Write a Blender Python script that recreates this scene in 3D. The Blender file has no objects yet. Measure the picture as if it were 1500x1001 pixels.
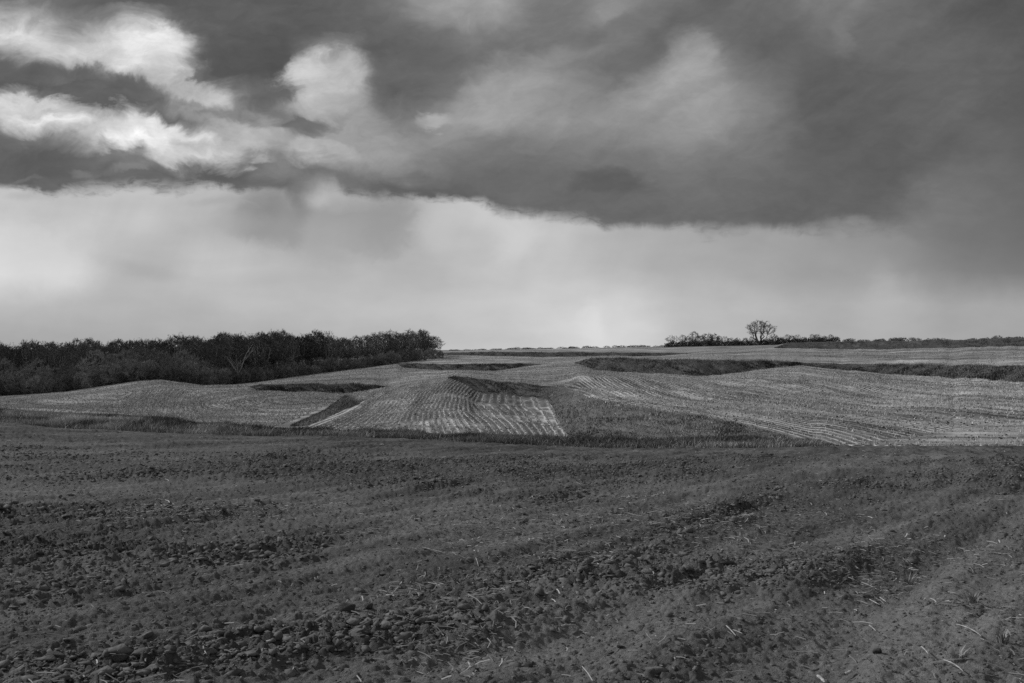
import bpy, math, random
import numpy as np
from mathutils import Vector

random.seed(7)
RNG = np.random.default_rng(11)
SC = bpy.context.scene
COL = SC.collection
F = 1458.0            # focal length in photograph pixels (35 mm on a 36 mm sensor, 1500 px wide)
CX, HY = 750.0, 500.0  # view axis
CAMZ = 1.65

# ------------------------------------------------------------------ camera
cam_d = bpy.data.cameras.new('camera')
cam = bpy.data.objects.new('camera', cam_d)
COL.objects.link(cam)
cam.location = (0, 0, CAMZ)
cam.rotation_euler = (math.radians(90), 0, 0)
cam_d.lens = 35.0
cam_d.sensor_width = 36.0
cam_d.clip_start = 0.1
cam_d.clip_end = 20000
SC.camera = cam

# ------------------------------------------------------------------ sun, exposure
SUN_AZ, SUN_EL = math.radians(-68), math.radians(33)
sun_d = bpy.data.lights.new('sun', 'SUN')
sun_d.energy = 2.8
sun_d.angle = math.radians(4)
sun_d.color = (1.0, 1.0, 1.0)
sun = bpy.data.objects.new('sun', sun_d)
COL.objects.link(sun)
sdir = Vector((math.sin(SUN_AZ) * math.cos(SUN_EL), math.cos(SUN_AZ) * math.cos(SUN_EL), math.sin(SUN_EL)))
sun.rotation_euler = sdir.to_track_quat('Z', 'Y').to_euler()
SC.view_settings.view_transform = 'Standard'
SC.view_settings.look = 'None'
SC.view_settings.exposure = 0.0
SC.view_settings.gamma = 1.0
SC.view_settings.use_curve_mapping = False
SC.cycles.use_denoising = False
SC.cycles.sample_clamp_direct = 3.0
SC.cycles.sample_clamp_indirect = 1.0
SC.cycles.max_bounces = 4
SC.cycles.diffuse_bounces = 2


# ------------------------------------------------------------------ node helper
class NT:
    def __init__(self, tree):
        self.t = tree
        self.n = tree.nodes
        self.l = tree.links

    def new(self, typ, **kw):
        nd = self.n.new(typ)
        for k, v in kw.items():
            setattr(nd, k, v)
        return nd

    def put(self, sock, v):
        if isinstance(v, (int, float)):
            sock.default_value = v
        elif isinstance(v, tuple):
            sock.default_value = v
        else:
            self.l.new(v, sock)

    def m(self, op, a, b=None, c=None, clamp=False):
        nd = self.n.new('ShaderNodeMath')
        nd.operation = op
        nd.use_clamp = clamp
        self.put(nd.inputs[0], a)
        if b is not None:
            self.put(nd.inputs[1], b)
        if c is not None:
            self.put(nd.inputs[2], c)
        return nd.outputs[0]

    def mix(self, f, a, b):
        nd = self.n.new('ShaderNodeMix')
        nd.data_type = 'FLOAT'
        nd.clamp_factor = True
        self.put(nd.inputs[0], f)
        self.put(nd.inputs[2], a)
        self.put(nd.inputs[3], b)
        return nd.outputs[0]

    def step(self, v, lo, hi):
        nd = self.n.new('ShaderNodeMapRange')
        nd.interpolation_type = 'SMOOTHSTEP'
        nd.clamp = True
        self.put(nd.inputs[0], v)
        self.put(nd.inputs[1], lo)
        self.put(nd.inputs[2], hi)
        return nd.outputs[0]

    def vec(self, x, y, z):
        nd = self.n.new('ShaderNodeCombineXYZ')
        for s, v in zip(nd.inputs, (x, y, z)):
            self.put(s, v)
        return nd.outputs[0]

    def sep(self, v):
        nd = self.n.new('ShaderNodeSeparateXYZ')
        self.l.new(v, nd.inputs[0])
        return nd.outputs

    def noise(self, v, scale, detail=4.0, rough=0.55, dist=0.0, col=False, lac=2.0):
        nd = self.n.new('ShaderNodeTexNoise')
        if v is not None:
            self.l.new(v, nd.inputs['Vector'])
        nd.inputs['Scale'].default_value = scale
        nd.inputs['Detail'].default_value = detail
        nd.inputs['Roughness'].default_value = rough
        nd.inputs['Lacunarity'].default_value = lac
        nd.inputs['Distortion'].default_value = dist
        return nd.outputs['Color'] if col else nd.outputs[0]

    def curve(self, v, xs, ys):
        nd = self.n.new('ShaderNodeFloatCurve')
        cm = nd.mapping
        cm.use_clip = False
        c = cm.curves[0]
        c.points[0].location = (xs[0], ys[0])
        c.points[1].location = (xs[-1], ys[-1])
        for x, y in zip(xs[1:-1], ys[1:-1]):
            c.points.new(x, y)
        for p in c.points:
            p.handle_type = 'AUTO_CLAMPED'
        cm.update()
        self.put(nd.inputs['Value'], v)
        nd.inputs['Factor'].default_value = 1.0
        return nd.outputs[0]


def lin(v):
    v = v / 255.0
    return v / 12.92 if v <= 0.04045 else ((v + 0.055) / 1.055) ** 2.4


# ------------------------------------------------------------------ sky: storm cloud deck over a bright band
def build_world():
    w = bpy.data.worlds.new('World')
    SC.world = w
    w.use_nodes = True
    w.node_tree.nodes.clear()
    N = NT(w.node_tree)
    STR = 0.1
    out = N.new('ShaderNodeOutputWorld')
    bg = N.new('ShaderNodeBackground')
    bg.inputs['Strength'].default_value = STR
    N.l.new(bg.outputs[0], out.inputs[0])
    sky = N.new('ShaderNodeTexSky', sky_type='NISHITA')
    sky.sun_disc = False
    sky.sun_elevation = SUN_EL
    sky.sun_rotation = SUN_AZ
    bw = N.new('ShaderNodeRGBToBW')
    N.l.new(sky.outputs[0], bw.inputs[0])

    tc = N.new('ShaderNodeTexCoord')
    d = N.sep(tc.outputs['Generated'])
    dx, dy, dz = d[0], d[1], d[2]
    az = N.m('ARCTAN2', dx, dy)
    azc = N.m('MAXIMUM', N.m('MINIMUM', az, 1.0), -1.0)
    tx = N.m('TANGENT', azc)
    hyp = N.m('SQRT', N.m('ADD', N.m('MULTIPLY', dx, dx), N.m('MULTIPLY', dy, dy)))
    ty = N.m('DIVIDE', N.m('DIVIDE', dz, N.m('MAXIMUM', hyp, 0.02)), N.m('COSINE', azc))
    # sky position in units of 1500 (gx: 0..1 over the view, gy: 0..  downward)
    gx = N.m('MULTIPLY_ADD', tx, F / 1500.0, 0.5)
    gy = N.m('MULTIPLY_ADD', ty, -F / 1500.0, HY / 1500.0)
    P = N.vec(gx, gy, 0.0)
    # cloud-deck plane coordinates: perspective of a real layer overhead
    zz = N.m('ADD', N.m('MAXIMUM', dz, 0.0), 0.10)
    Q = N.vec(N.m('DIVIDE', dx, zz), N.m('DIVIDE', dy, zz), 3.7)

    # turbulent warp of the deck
    wn = N.noise(P, 7.0, 6.0, 0.62, 0.0, col=True)
    ws = N.sep(wn)
    wn2 = N.noise(N.vec(gx, N.m('MULTIPLY', gy, 1.4), 5.3), 19.0, 8.0, 0.58, 0.8, col=True)
    ws2 = N.sep(wn2)
    warp_amt = N.mix(N.step(gx, 0.28, 0.55), 1.15, 0.75)
    ox = N.m('ADD', N.m('MULTIPLY', N.m('SUBTRACT', ws[0], 0.5), 0.055), N.m('MULTIPLY', N.m('SUBTRACT', ws2[0], 0.5), 0.042))
    oy = N.m('ADD', N.m('MULTIPLY', N.m('SUBTRACT', ws[1], 0.5), 0.036), N.m('MULTIPLY', N.m('SUBTRACT', ws2[1], 0.5), 0.034))
    wx = N.m('MULTIPLY_ADD', ox, warp_amt, gx)
    wy = N.m('MULTIPLY_ADD', oy, warp_amt, gy)

    xs31 = [i / 30.0 for i in range(31)]
    deck = {
        0:   [118,108,92,86,84,84,84,84,85,88,95,108,125,148,152,138,120,122,135,120,104,95,100,112,122,122,110,98,94,88,82],
        25:  [168,162,122,120,160,100,85,83,84,86,92,100,115,135,140,128,112,115,130,112,100,96,100,105,112,110,104,98,94,88,82],
        50:  [222,215,170,192,232,185,92,80,78,84,90,95,102,112,120,118,108,110,118,106,108,102,98,98,103,104,100,98,95,88,84],
        75:  [170,190,205,200,232,225,125,84,72,110,130,90,96,105,110,112,108,118,112,108,130,112,100,96,98,100,98,98,96,90,86],
        100: [98,112,155,190,218,222,190,80,78,165,175,98,96,102,108,118,122,125,112,125,150,140,115,100,92,94,95,98,98,92,88],
        125: [86,84,86,95,130,190,190,125,90,170,178,110,98,105,120,140,140,135,125,140,155,150,125,105,90,92,94,97,98,94,90],
        150: [215,175,92,84,86,110,190,180,100,190,182,118,100,115,140,150,145,138,142,150,155,150,130,110,90,90,93,96,98,95,90],
        175: [185,220,236,210,205,95,120,182,120,140,155,140,115,140,155,155,148,145,145,142,145,142,130,112,92,90,92,95,95,92,88],
        200: [90,108,145,190,240,232,135,185,192,112,150,150,140,130,125,125,125,130,132,132,132,132,126,110,93,90,90,92,92,90,87],
        225: [82,84,88,100,138,196,205,155,135,185,150,150,135,120,115,112,112,112,112,115,120,120,115,105,92,90,88,90,90,88,86],
        250: [80,80,82,84,90,90,84,90,115,105,110,125,118,110,105,102,104,105,105,108,110,108,104,98,92,89,87,92,98,96,92],
        275: [92,92,98,108,92,92,92,96,98,108,106,92,88,92,98,100,102,90,92,104,105,102,100,96,93,92,92,105,105,100,95],
        300: [92,92,96,100,94,94,96,98,98,104,100,90,86,86,90,94,97,95,98,101,102,101,99,96,94,94,95,106,110,105,99],
        325: [92,92,96,100,94,94,96,98,98,104,100,90,86,86,88,90,94,97,100,102,103,102,100,97,96,97,99,112,112,108,102],
    }
    xs16 = [i / 15.0 for i in range(16)]
    band = {
        270: [185,188,198,190,175,185,178,190,190,190,180,170,165,150,115,100],
        310: [192,193,192,178,150,150,186,200,190,182,172,164,155,142,118,100],
        350: [216,196,184,178,162,164,180,196,192,176,168,164,155,142,118,102],
        400: [216,204,176,190,186,178,182,192,190,180,172,165,158,150,130,116],
        450: [180,178,178,180,186,187,189,195,200,200,184,178,172,180,162,163],
        500: [163,164,166,170,176,182,190,198,205,215,196,186,178,174,168,165],
    }

    def grid(rows, xs, X, Y):
        ks = sorted(rows)
        acc = None
        for i, k in enumerate(ks):
            c = N.curve(X, xs, [lin(v) for v in rows[k]])
            y0 = k / 1500.0
            if i == 0:
                wgt = N.m('SUBTRACT', 1.0, N.m('DIVIDE', N.m('SUBTRACT', Y, y0), (ks[1] - k) / 1500.0), clamp=True)
            elif i == len(ks) - 1:
                wgt = N.m('ADD', 1.0, N.m('DIVIDE', N.m('SUBTRACT', Y, y0), (k - ks[i - 1]) / 1500.0), clamp=True)
            else:
                up = N.m('ADD', 1.0, N.m('DIVIDE', N.m('SUBTRACT', Y, y0), (k - ks[i - 1]) / 1500.0), clamp=True)
                dn = N.m('SUBTRACT', 1.0, N.m('DIVIDE', N.m('SUBTRACT', Y, y0), (ks[i + 1] - k) / 1500.0), clamp=True)
                wgt = N.m('MINIMUM', up, dn)
            acc = N.m('MULTIPLY', c, wgt) if acc is None else N.m('MULTIPLY_ADD', c, wgt, acc)
        return acc

    deck_l = grid(deck, xs31, wx, wy)
    # billow detail inside the deck
    def blob(X, Y, cx, cy, rx, ry, ang, lo, hi):
        a = math.radians(ang)
        u = N.m('SUBTRACT', X, cx / 1500.0)
        v = N.m('SUBTRACT', Y, cy / 1500.0)
        p = N.m('MULTIPLY_ADD', u, math.cos(a) * 1500 / rx, N.m('MULTIPLY', v, math.sin(a) * 1500 / rx))
        q = N.m('MULTIPLY_ADD', u, -math.sin(a) * 1500 / ry, N.m('MULTIPLY', v, math.cos(a) * 1500 / ry))
        r = N.m('SQRT', N.m('MULTIPLY_ADD', p, p, N.m('MULTIPLY', q, q)))
        r = N.m('MULTIPLY_ADD', N.m('SUBTRACT', rag, 0.5), 1.5, r)
        return N.m('SUBTRACT', 1.0, N.step(r, lo, hi))

    rag = N.noise(N.vec(wx, N.m('MULTIPLY', wy, 1.5), 4.0), 24.0, 6.0, 0.58, 0.5)
    for (cx, cy, rx, ry, ang, val, lo, hi, k) in (
            (460, 120, 74, 38, -16, 190, 0.3, 1.25, 0.95), (440, 100, 44, 20, -20, 224, 0.2, 1.4, 0.7), (500, 108, 26, 28, 0, 205, 0.2, 1.4, 0.6), (455, 158, 70, 16, 0, 165, 0.2, 1.5, 0.7), (350, 190, 60, 24, 10, 180, 0.2, 1.5, 0.6),
            (325, 82, 62, 34, -24, 76, 0.2, 1.6, 0.95), (372, 148, 36, 26, -10, 84, 0.2, 1.6, 0.85), (290, 105, 24, 10, -30, 82, 0.4, 1.3, 0.7),
            (445, 186, 50, 10, 0, 98, 0.4, 1.4, 0.8), (472, 220, 50, 13, -5, 172, 0.4, 1.3, 0.85), (371, 239, 22, 8, -4, 170, 0.4, 1.3, 0.8),
            (330, 205, 60, 16, 8, 188, 0.4, 1.5, 0.7), (240, 62, 46, 22, 25, 232, 0.1, 1.6, 0.7), (250, 190, 50, 14, 24, 245, 0.3, 1.4, 0.7), (60, 152, 60, 11, 4, 238, 0.3, 1.4, 0.6), (180, 128, 120, 13, 14, 82, 0.3, 1.5, 0.8), (340, 172, 70, 10, 22, 112, 0.3, 1.5, 0.7), (60, 105, 80, 12, 2, 84, 0.3, 1.4, 0.7), (250, 244, 60, 9, 10, 88, 0.3, 1.5, 0.7),
            (120, 250, 26, 6, 0, 118, 0.3, 1.4, 0.6), (40, 262, 30, 6, 0, 112, 0.3, 1.4, 0.6), (190, 245, 40, 7, -8, 125, 0.3, 1.4, 0.7),
            (895, 268, 62, 22, 4, 82, 0.5, 1.3, 0.75), (850, 285, 50, 8, 0, 98, 0.4, 1.4, 0.5), (1012, 92, 46, 46, -30, 162, 0.2, 1.5, 0.8), (965, 120, 60, 30, -30, 160, 0.2, 1.5, 0.6),
            (640, 175, 26, 10, -10, 176, 0.3, 1.4, 0.8), (740, 125, 60, 36, -20, 158, 0.2, 1.5, 0.8), (800, 95, 40, 22, -35, 140, 0.2, 1.5, 0.6), (565, 130, 36, 26, 0, 92, 0.3, 1.5, 0.7),
            (1240, 50, 14, 36, 12, 118, 0.3, 1.6, 0.6), (900, 40, 60, 16, -28, 98, 0.3, 1.5, 0.6), (640, 20, 40, 26, 0, 150, 0.2, 1.6, 0.6), (1250, 324, 26, 9, 0, 132, 0.3, 1.4, 0.6)):
        deck_l = N.mix(N.m('MULTIPLY', blob(wx, wy, cx, cy, rx, ry, ang, lo, hi), k), deck_l, lin(val))
    bd = N.noise(N.vec(wx, N.m('MULTIPLY', wy, 1.8), 1.0), 12.0, 8.0, 0.62, 0.7)
    bd2 = N.noise(N.vec(gx, N.m('MULTIPLY', gy, 2.3), 7.0), 30.0, 7.0, 0.66, 1.0)
    ca, sa = math.cos(math.radians(-33)), math.sin(math.radians(-33))
    su = N.m('MULTIPLY_ADD', wx, ca, N.m('MULTIPLY', wy, sa))
    sv = N.m('MULTIPLY_ADD', wx, -sa, N.m('MULTIPLY', wy, ca))
    curt = N.noise(N.vec(N.m('MULTIPLY', su, 0.28), sv, 9.0), 22.0, 6.0, 0.60, 0.3)
    lay = N.noise(N.vec(N.m('MULTIPLY', wx, 0.30), wy, 12.0), 34.0, 6.0, 0.62, 0.5)
    lf = N.step(gx, 0.20, 0.48)
    up = N.m('SUBTRACT', 1.0, N.step(gy, 0.125, 0.18))
    a1 = N.mix(lf, 1.00, 0.50)
    a2 = N.mix(lf, 0.50, 0.34)
    a3 = N.m('MULTIPLY', N.mix(lf, 0.15, 0.85), N.mix(up, 0.45, 1.0))
    a4 = N.m('MULTIPLY', N.mix(lf, 0.60, 0.45), N.mix(up, 1.0, 0.35))
    for nz, am in ((bd, a1), (bd2, a2), (curt, a3), (lay, a4)):
        deck_l = N.m('MULTIPLY', deck_l, N.m('MULTIPLY_ADD', N.m('SUBTRACT', nz, 0.5), am, 1.0))
    # bright band below the deck with faint rain shafts
    bx = N.m('MULTIPLY_ADD', N.m('SUBTRACT', ws[0], 0.5), 0.05, gx)
    by = N.m('MULTIPLY_ADD', N.m('SUBTRACT', ws[1], 0.5), 0.04, gy)
    band_l = grid(band, xs16, bx, by)
    shaft = N.noise(N.vec(N.m('MULTIPLY_ADD', gy, 0.35, gx), N.m('MULTIPLY', gy, 0.16), 2.0), 15.0, 5.0, 0.58, 0.3)
    soft = N.noise(N.vec(gx, N.m('MULTIPLY', gy, 2.4), 8.0), 8.0, 5.0, 0.5)
    band_l = N.m('MULTIPLY', band_l, N.m('MULTIPLY_ADD', N.m('SUBTRACT', shaft, 0.5), N.mix(N.step(gy, 0.20, 0.32), 0.26, 0.10), 1.0))
    band_l = N.m('MULTIPLY', band_l, N.m('MULTIPLY_ADD', N.m('SUBTRACT', soft, 0.5), 0.50, 1.0))
    for (cx, cy, rx, ry, ang, val, k) in ((400, 314, 50, 44, -60, 130, 0.9), (445, 302, 20, 52, 12, 134, 0.9), (560, 326, 50, 40, -50, 142, 0.85), (500, 340, 120, 40, 0, 158, 0.5), (340, 330, 70, 16, 0, 165, 0.5), (310, 292, 40, 7, 0, 160, 0.5),
                                         (470, 290, 26, 12, 0, 196, 0.5), (40, 290, 30, 7, 0, 168, 0.5), (200, 395, 60, 12, 12, 165, 0.6), (60, 375, 90, 50, 0, 218, 0.5), (760, 345, 30, 40, 20, 212, 0.6), (640, 330, 26, 40, 0, 198, 0.5),
                                         (862, 486, 62, 40, 0, 218, 0.6), (868, 488, 26, 44, 0, 228, 0.5), (890, 470, 14, 30, 0, 205, 0.5), (1040, 470, 26, 40, 0, 192, 0.3), (1290, 460, 26, 60, 0, 182, 0.5), (1180, 380, 40, 60, 0, 152, 0.4)):
        band_l = N.mix(N.m('MULTIPLY', blob(bx, by, cx, cy, rx, ry, ang, 0.1, 1.5), k), band_l, lin(val))
    # ragged lower edge of the deck
    ex = [0, 45, 75, 100, 150, 200, 250, 300, 350, 410, 432, 455, 488, 500, 540, 600, 650, 708, 722, 735, 800, 870, 890, 960, 1000, 1040, 1100, 1150, 1200, 1240, 1330, 1400, 1500]
    ey = [272, 277, 283, 274, 276, 270, 272, 270, 276, 279, 284, 272, 266, 276, 283, 287, 290, 295, 305, 311, 318, 327, 333, 332, 328, 332, 330, 336, 334, 326, 331, 320, 300]
    edge = N.curve(gx, [v / 1500 for v in ex], [v / 1500 for v in ey])
    en = N.noise(N.vec(gx, N.m('MULTIPLY', gy, 0.6), 0.0), 20.0, 7.0, 0.66, 0.6)
    edge = N.m('MULTIPLY_ADD', N.m('SUBTRACT', en, 0.5), 0.017, edge)
    sw = N.curve(gx, [0, 0.27, 0.30, 0.325, 0.345, 0.6, 0.8, 0.88, 0.91, 1.0], [.0055, .0050, .022, .014, .0055, .0075, .011, .016, .05, .11])
    frn = N.noise(N.vec(gx, gy, 15.0), 9.0, 3.0, 0.5)
    sw = N.m('MULTIPLY', sw, N.m('MULTIPLY_ADD', N.step(frn, 0.45, 0.70), 1.6, 0.7))
    scd = N.noise(N.vec(gx, N.m('MULTIPLY', gy, 2.5), 21.0), 62.0, 5.0, 0.62, 0.6)
    edge = N.m('MULTIPLY_ADD', N.m('MULTIPLY', N.step(scd, 0.40, 0.80), N.step(frn, 0.35, 0.65)), 0.007, edge)
    dk = N.step(N.m('DIVIDE', N.m('SUBTRACT', edge, gy), sw), -1.0, 1.0)
    L = N.mix(dk, band_l, deck_l)
    # the same storm sky carried on round the horizon and overhead
    q1 = N.noise(Q, 0.55, 6.0, 0.58, 0.4)
    gen = N.m('MULTIPLY_ADD', N.step(q1, 0.38, 0.72), 0.34, 0.10)
    hz = N.step(dz, 0.05, 0.22)
    gen = N.mix(hz, 0.36, gen)
    inx = N.m('SUBTRACT', 1.0, N.step(N.m('ABSOLUTE', N.m('SUBTRACT', gx, 0.5)), 0.53, 0.80))
    iny = N.step(gy, -0.16, -0.02)
    L = N.mix(N.m('MULTIPLY', inx, iny), gen, L)
    L = N.mix(N.step(dz, -0.06, -0.01), 0.05, L)
    L = N.m('MULTIPLY', L, 1.0 / STR)
    L = N.mix(0.94, bw.outputs[0], L)
    cmb = N.new('ShaderNodeCombineColor')
    for s in cmb.inputs[:3]:
        N.l.new(L, s)
    N.l.new(cmb.outputs[0], bg.inputs['Color'])
    w.cycles.sampling_method = 'MANUAL'
    w.cycles.sample_map_resolution = 1024


build_world()


# ------------------------------------------------------------------ numpy noise
def hash2(ix, iy, seed):
    h = (ix.astype(np.int64) * 374761393 + iy.astype(np.int64) * 668265263 + seed * 974711) & 0xFFFFFFFF
    h = ((h ^ (h >> 13)) * 1274126177) & 0xFFFFFFFF
    h = h ^ (h >> 16)
    return (h & 0xFFFFFF) / float(0xFFFFFF)


def vnoise(x, y, seed=0):
    ix = np.floor(x)
    iy = np.floor(y)
    fx = x - ix
    fy = y - iy
    fx = fx * fx * fx * (fx * (fx * 6 - 15) + 10)
    fy = fy * fy * fy * (fy * (fy * 6 - 15) + 10)
    a = hash2(ix, iy, seed)
    b = hash2(ix + 1, iy, seed)
    c = hash2(ix, iy + 1, seed)
    d = hash2(ix + 1, iy + 1, seed)
    return (a + (b - a) * fx) * (1 - fy) + (c + (d - c) * fx) * fy - 0.5


def fbm(x, y, seed=0, octv=4, gain=0.5):
    s = 0.0
    a = 1.0
    for o in range(octv):
        s = s + a * vnoise(x * 2 ** o + 17.3 * o, y * 2 ** o + 5.1 * o, seed + o)
        a *= gain
    return s


def smooth(v, lo, hi):
    t = np.clip((v - lo) / (hi - lo), 0, 1)
    return t * t * (3 - 2 * t)


# ------------------------------------------------------------------ terrain: contour lines of the valley
# every line: (photo column, row, distance); distance and row give a world height
GX = np.arange(-500, 2001, 2.0)


def line(pts, sm=7):
    p = np.array(pts, float)
    row = np.interp(GX, p[:, 0], p[:, 1])
    Y = np.interp(GX, p[:, 0], p[:, 2])
    k = np.hanning(sm + 2)[1:-1]
    k /= k.sum()
    pad = sm // 2
    row = np.convolve(np.pad(row, pad, 'edge'), k, 'valid')
    Y = np.convolve(np.pad(Y, pad, 'edge'), k, 'valid')
    return Y, CAMZ + (HY - row) / F * Y


F_EDGE = line([(-200, 610, 66), (0, 619, 62), (100, 628, 60), (200, 632, 58), (300, 637, 57), (400, 639, 56), (500, 640, 55), (600, 643, 53), (700, 649, 51), (800, 654, 50), (900, 658, 49), (1000, 657, 48), (1100, 656, 47), (1200, 654, 46), (1300, 653, 46), (1400, 653, 45), (1500, 654, 44), (1700, 655, 43)], 31)
G_BACK = line([(-200, 597, 72), (0, 604, 68), (100, 609, 66), (200, 612, 64), (300, 622, 63), (400, 632, 60), (500, 635, 58.5), (600, 639, 56.5), (700, 644, 54.5), (800, 649, 53.5), (900, 652, 52.5), (1000, 651, 51.5), (1100, 652, 50), (1195, 652.5, 48.5), (1225, 655, 47.5), (1300, 655, 47), (1500, 656, 45.5), (1700, 657, 44)], 21)
N_ZERO = line([(-200, 590, 150), (0, 599, 140), (100, 604, 135), (200, 608, 130), (300, 619, 120), (400, 626, 112), (500, 629, 107), (600, 632, 104), (700, 637, 101), (800, 641, 99), (900, 646, 95), (1000, 648, 90), (1100, 651, 83), (1200, 657, 72), (1300, 657, 70), (1500, 658, 66), (1700, 659, 64)], 21)
B13_LO = line([(-200, 592, 195), (0, 589, 190), (150, 577, 180), (230, 569, 188), (300, 570, 196), (365, 566.5, 204), (377, 571, 199), (430, 573.5, 198), (491, 574.5, 198), (513, 575.5, 199), (530, 573, 202), (558, 568, 207), (570, 566, 210), (600, 561.5, 208), (640, 556, 206), (656, 553.5, 206), (664, 556, 204), (680, 563, 200), (699, 574.5, 196), (720, 577, 195), (760, 580, 192), (790, 582.5, 183), (802, 585, 175), (808, 592, 160), (815, 606, 136), (822, 620, 117), (829, 635, 102), (838, 642, 98), (900, 646.5, 94), (1000, 648, 89), (1100, 651, 82), (1195, 657, 73), (1300, 656.5, 71), (1500, 657.5, 67), (1700, 658.5, 65)], 5)
B13_HI = line([(-200, 591.5, 196), (0, 588.5, 191), (150, 576.5, 181), (230, 568.5, 189), (300, 569.5, 197), (365, 566, 205), (374, 564.5, 205), (385, 563, 205), (430, 563, 205), (510, 561.5, 206), (550, 563.5, 208), (558, 565.5, 209), (570, 565.5, 211), (600, 561, 209), (640, 555.5, 207), (656, 552.5, 207), (665, 550.5, 208), (680, 551, 208), (700, 554.5, 206), (740, 559, 204), (793, 564.5, 197), (825, 566.5, 188), (836, 568.5, 180), (850, 577, 152), (870, 583, 136), (900, 588.5, 123), (940, 596, 113), (1000, 606, 104), (1050, 613.5, 98), (1100, 624, 91), (1150, 636.5, 84), (1190, 651, 77), (1205, 655.5, 73.5), (1300, 656, 71.5), (1500, 657, 67.5), (1700, 658, 65.5)], 5)
B24_LO = line([(-200, 586, 255), (0, 581, 250), (60, 577, 246), (100, 574, 242), (150, 566, 232), (200, 559, 226), (235, 556.5, 225), (265, 560, 228), (300, 564.3, 235), (340, 563.5, 243), (372, 561, 248), (400, 556.5, 254), (450, 549.5, 266), (500, 543.5, 276), (550, 537, 286), (583, 532.5, 292), (590, 538.5, 280), (630, 541.5, 272), (670, 543, 266), (723, 543, 262), (767, 537, 262), (801, 533, 260), (846, 532.5, 252), (856, 537, 244), (871, 542, 236), (908, 545, 231), (945, 545.5, 228), (993, 549, 221), (1020, 551.5, 215), (1060, 548, 217), (1100, 543, 220), (1164, 536, 220), (1172, 535, 219), (1188, 537, 216), (1233, 542, 207), (1287, 546, 196), (1340, 550, 184), (1393, 553, 172), (1441, 555, 162), (1500, 560, 150), (1700, 575, 130)], 5)
B24_HI = line([(-200, 585.8, 256), (0, 580.8, 251), (60, 576.8, 247), (100, 573.8, 243), (150, 565.8, 233), (200, 558.8, 227), (235, 556.3, 226), (265, 559.8, 229), (300, 564, 236), (340, 563.2, 244), (372, 560.7, 249), (400, 556.2, 255), (450, 549.2, 267), (500, 543.2, 277), (550, 536.7, 287), (583, 532, 293), (590, 532.3, 290), (630, 532.8, 280), (697, 533.5, 270), (760, 532.8, 267), (801, 532.6, 262), (846, 530, 256), (865, 524.5, 246), (913, 525, 240), (967, 526.5, 232), (1020, 527, 226), (1100, 527.5, 229), (1160, 529.8, 225), (1172, 531, 222), (1182, 531.8, 221), (1233, 532.8, 213), (1287, 533.2, 202), (1367, 534.5, 185), (1500, 535.5, 157), (1700, 538, 136)], 5)
B67_LO = line([(-200, 556, 420), (0, 550, 400), (230, 540, 390), (400, 531, 400), (550, 524, 410), (640, 518, 395), (660, 519.5, 385), (700, 521, 378), (807, 522.5, 372), (913, 522.5, 370), (967, 521.2, 368), (1005, 518, 366), (1020, 516.5, 364), (1080, 513, 352), (1135, 509.5, 344), (1143, 510, 343), (1207, 510.8, 338), (1287, 511.3, 328), (1367, 510, 320), (1420, 508, 312), (1500, 506.6, 300), (1700, 503, 275)], 5)
B67_HI = line([(-200, 555.5, 422), (0, 549.5, 402), (230, 539.5, 392), (400, 530.5, 402), (550, 523.5, 412), (640, 517.5, 397), (660, 516, 392), (700, 515.5, 386), (807, 515.8, 379), (913, 516, 377), (967, 516.8, 374), (1005, 516.8, 370), (1020, 516, 366), (1080, 512.5, 354), (1135, 508.5, 346), (1141, 506.5, 347), (1153, 501.5, 349), (1207, 500.5, 346), (1287, 500, 336), (1367, 498.2, 328), (1447, 496, 318), (1500, 494.5, 307), (1700, 488, 282)], 5)
S_LINE = line([(-200, 548, 600), (0, 543, 600), (300, 530, 600), (550, 519, 560), (650, 513.5, 500), (700, 512.5, 500), (750, 511.6, 500), (833, 510.4, 500), (887, 508.9, 500), (967, 507.6, 495), (1000, 506.6, 490), (1100, 505.6, 485), (1140, 504.5, 485), (1200, 503, 480), (1300, 502, 480), (1500, 498, 460), (1700, 494, 450)], 31)
FAR1 = (np.full(GX.shape, 1500.0), np.interp(GX, [-200, 0, 600, 800, 1100, 1500, 1700], [-22, -20, -16.5, -15.5, -8, 2, 6]))
FAR2 = (np.full(GX.shape, 9000.0), np.full(GX.shape, -75.0))
LINES = [F_EDGE, G_BACK, N_ZERO, B13_LO, B13_HI, B24_LO, B24_HI, B67_LO, B67_HI, S_LINE, FAR1, FAR2]
# keep the lines in order along every column
for i in range(1, len(LINES)):
    LINES[i] = (np.maximum(LINES[i][0], LINES[i - 1][0] + 0.02), LINES[i][1])
for lo, hi in ((3, 4), (5, 6), (7, 8)):
    rl = HY - (LINES[lo][1] - CAMZ) / LINES[lo][0] * F
    rh = HY - (LINES[hi][1] - CAMZ) / LINES[hi][0] * F
    gap = np.clip(rl - rh, 0, 14)
    rl = rl + gap * (0.16 * fbm(GX * 0.035, GX * 0 + 1.5, 410 + lo, 4, 0.65))
    rh = rh + gap * (0.12 * fbm(GX * 0.030, GX * 0 + 4.5, 420 + lo, 4, 0.65))
    LINES[lo] = (LINES[lo][0], CAMZ + (HY - rl) / F * LINES[lo][0])
    LINES[hi] = (LINES[hi][0], CAMZ + (HY - rh) / F * LINES[hi][0])
BENCH_AMP = {0: 0.10, 1: 0.0, 2: 0.50, 4: 0.42, 6: 0.3, 8: 0.2, 9: 1.5, 10: 0.0}
S0 = 0.045


def lines_at(x):
    return [(np.interp(x, GX, l[0]), np.interp(x, GX, l[1])) for l in LINES]


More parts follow.
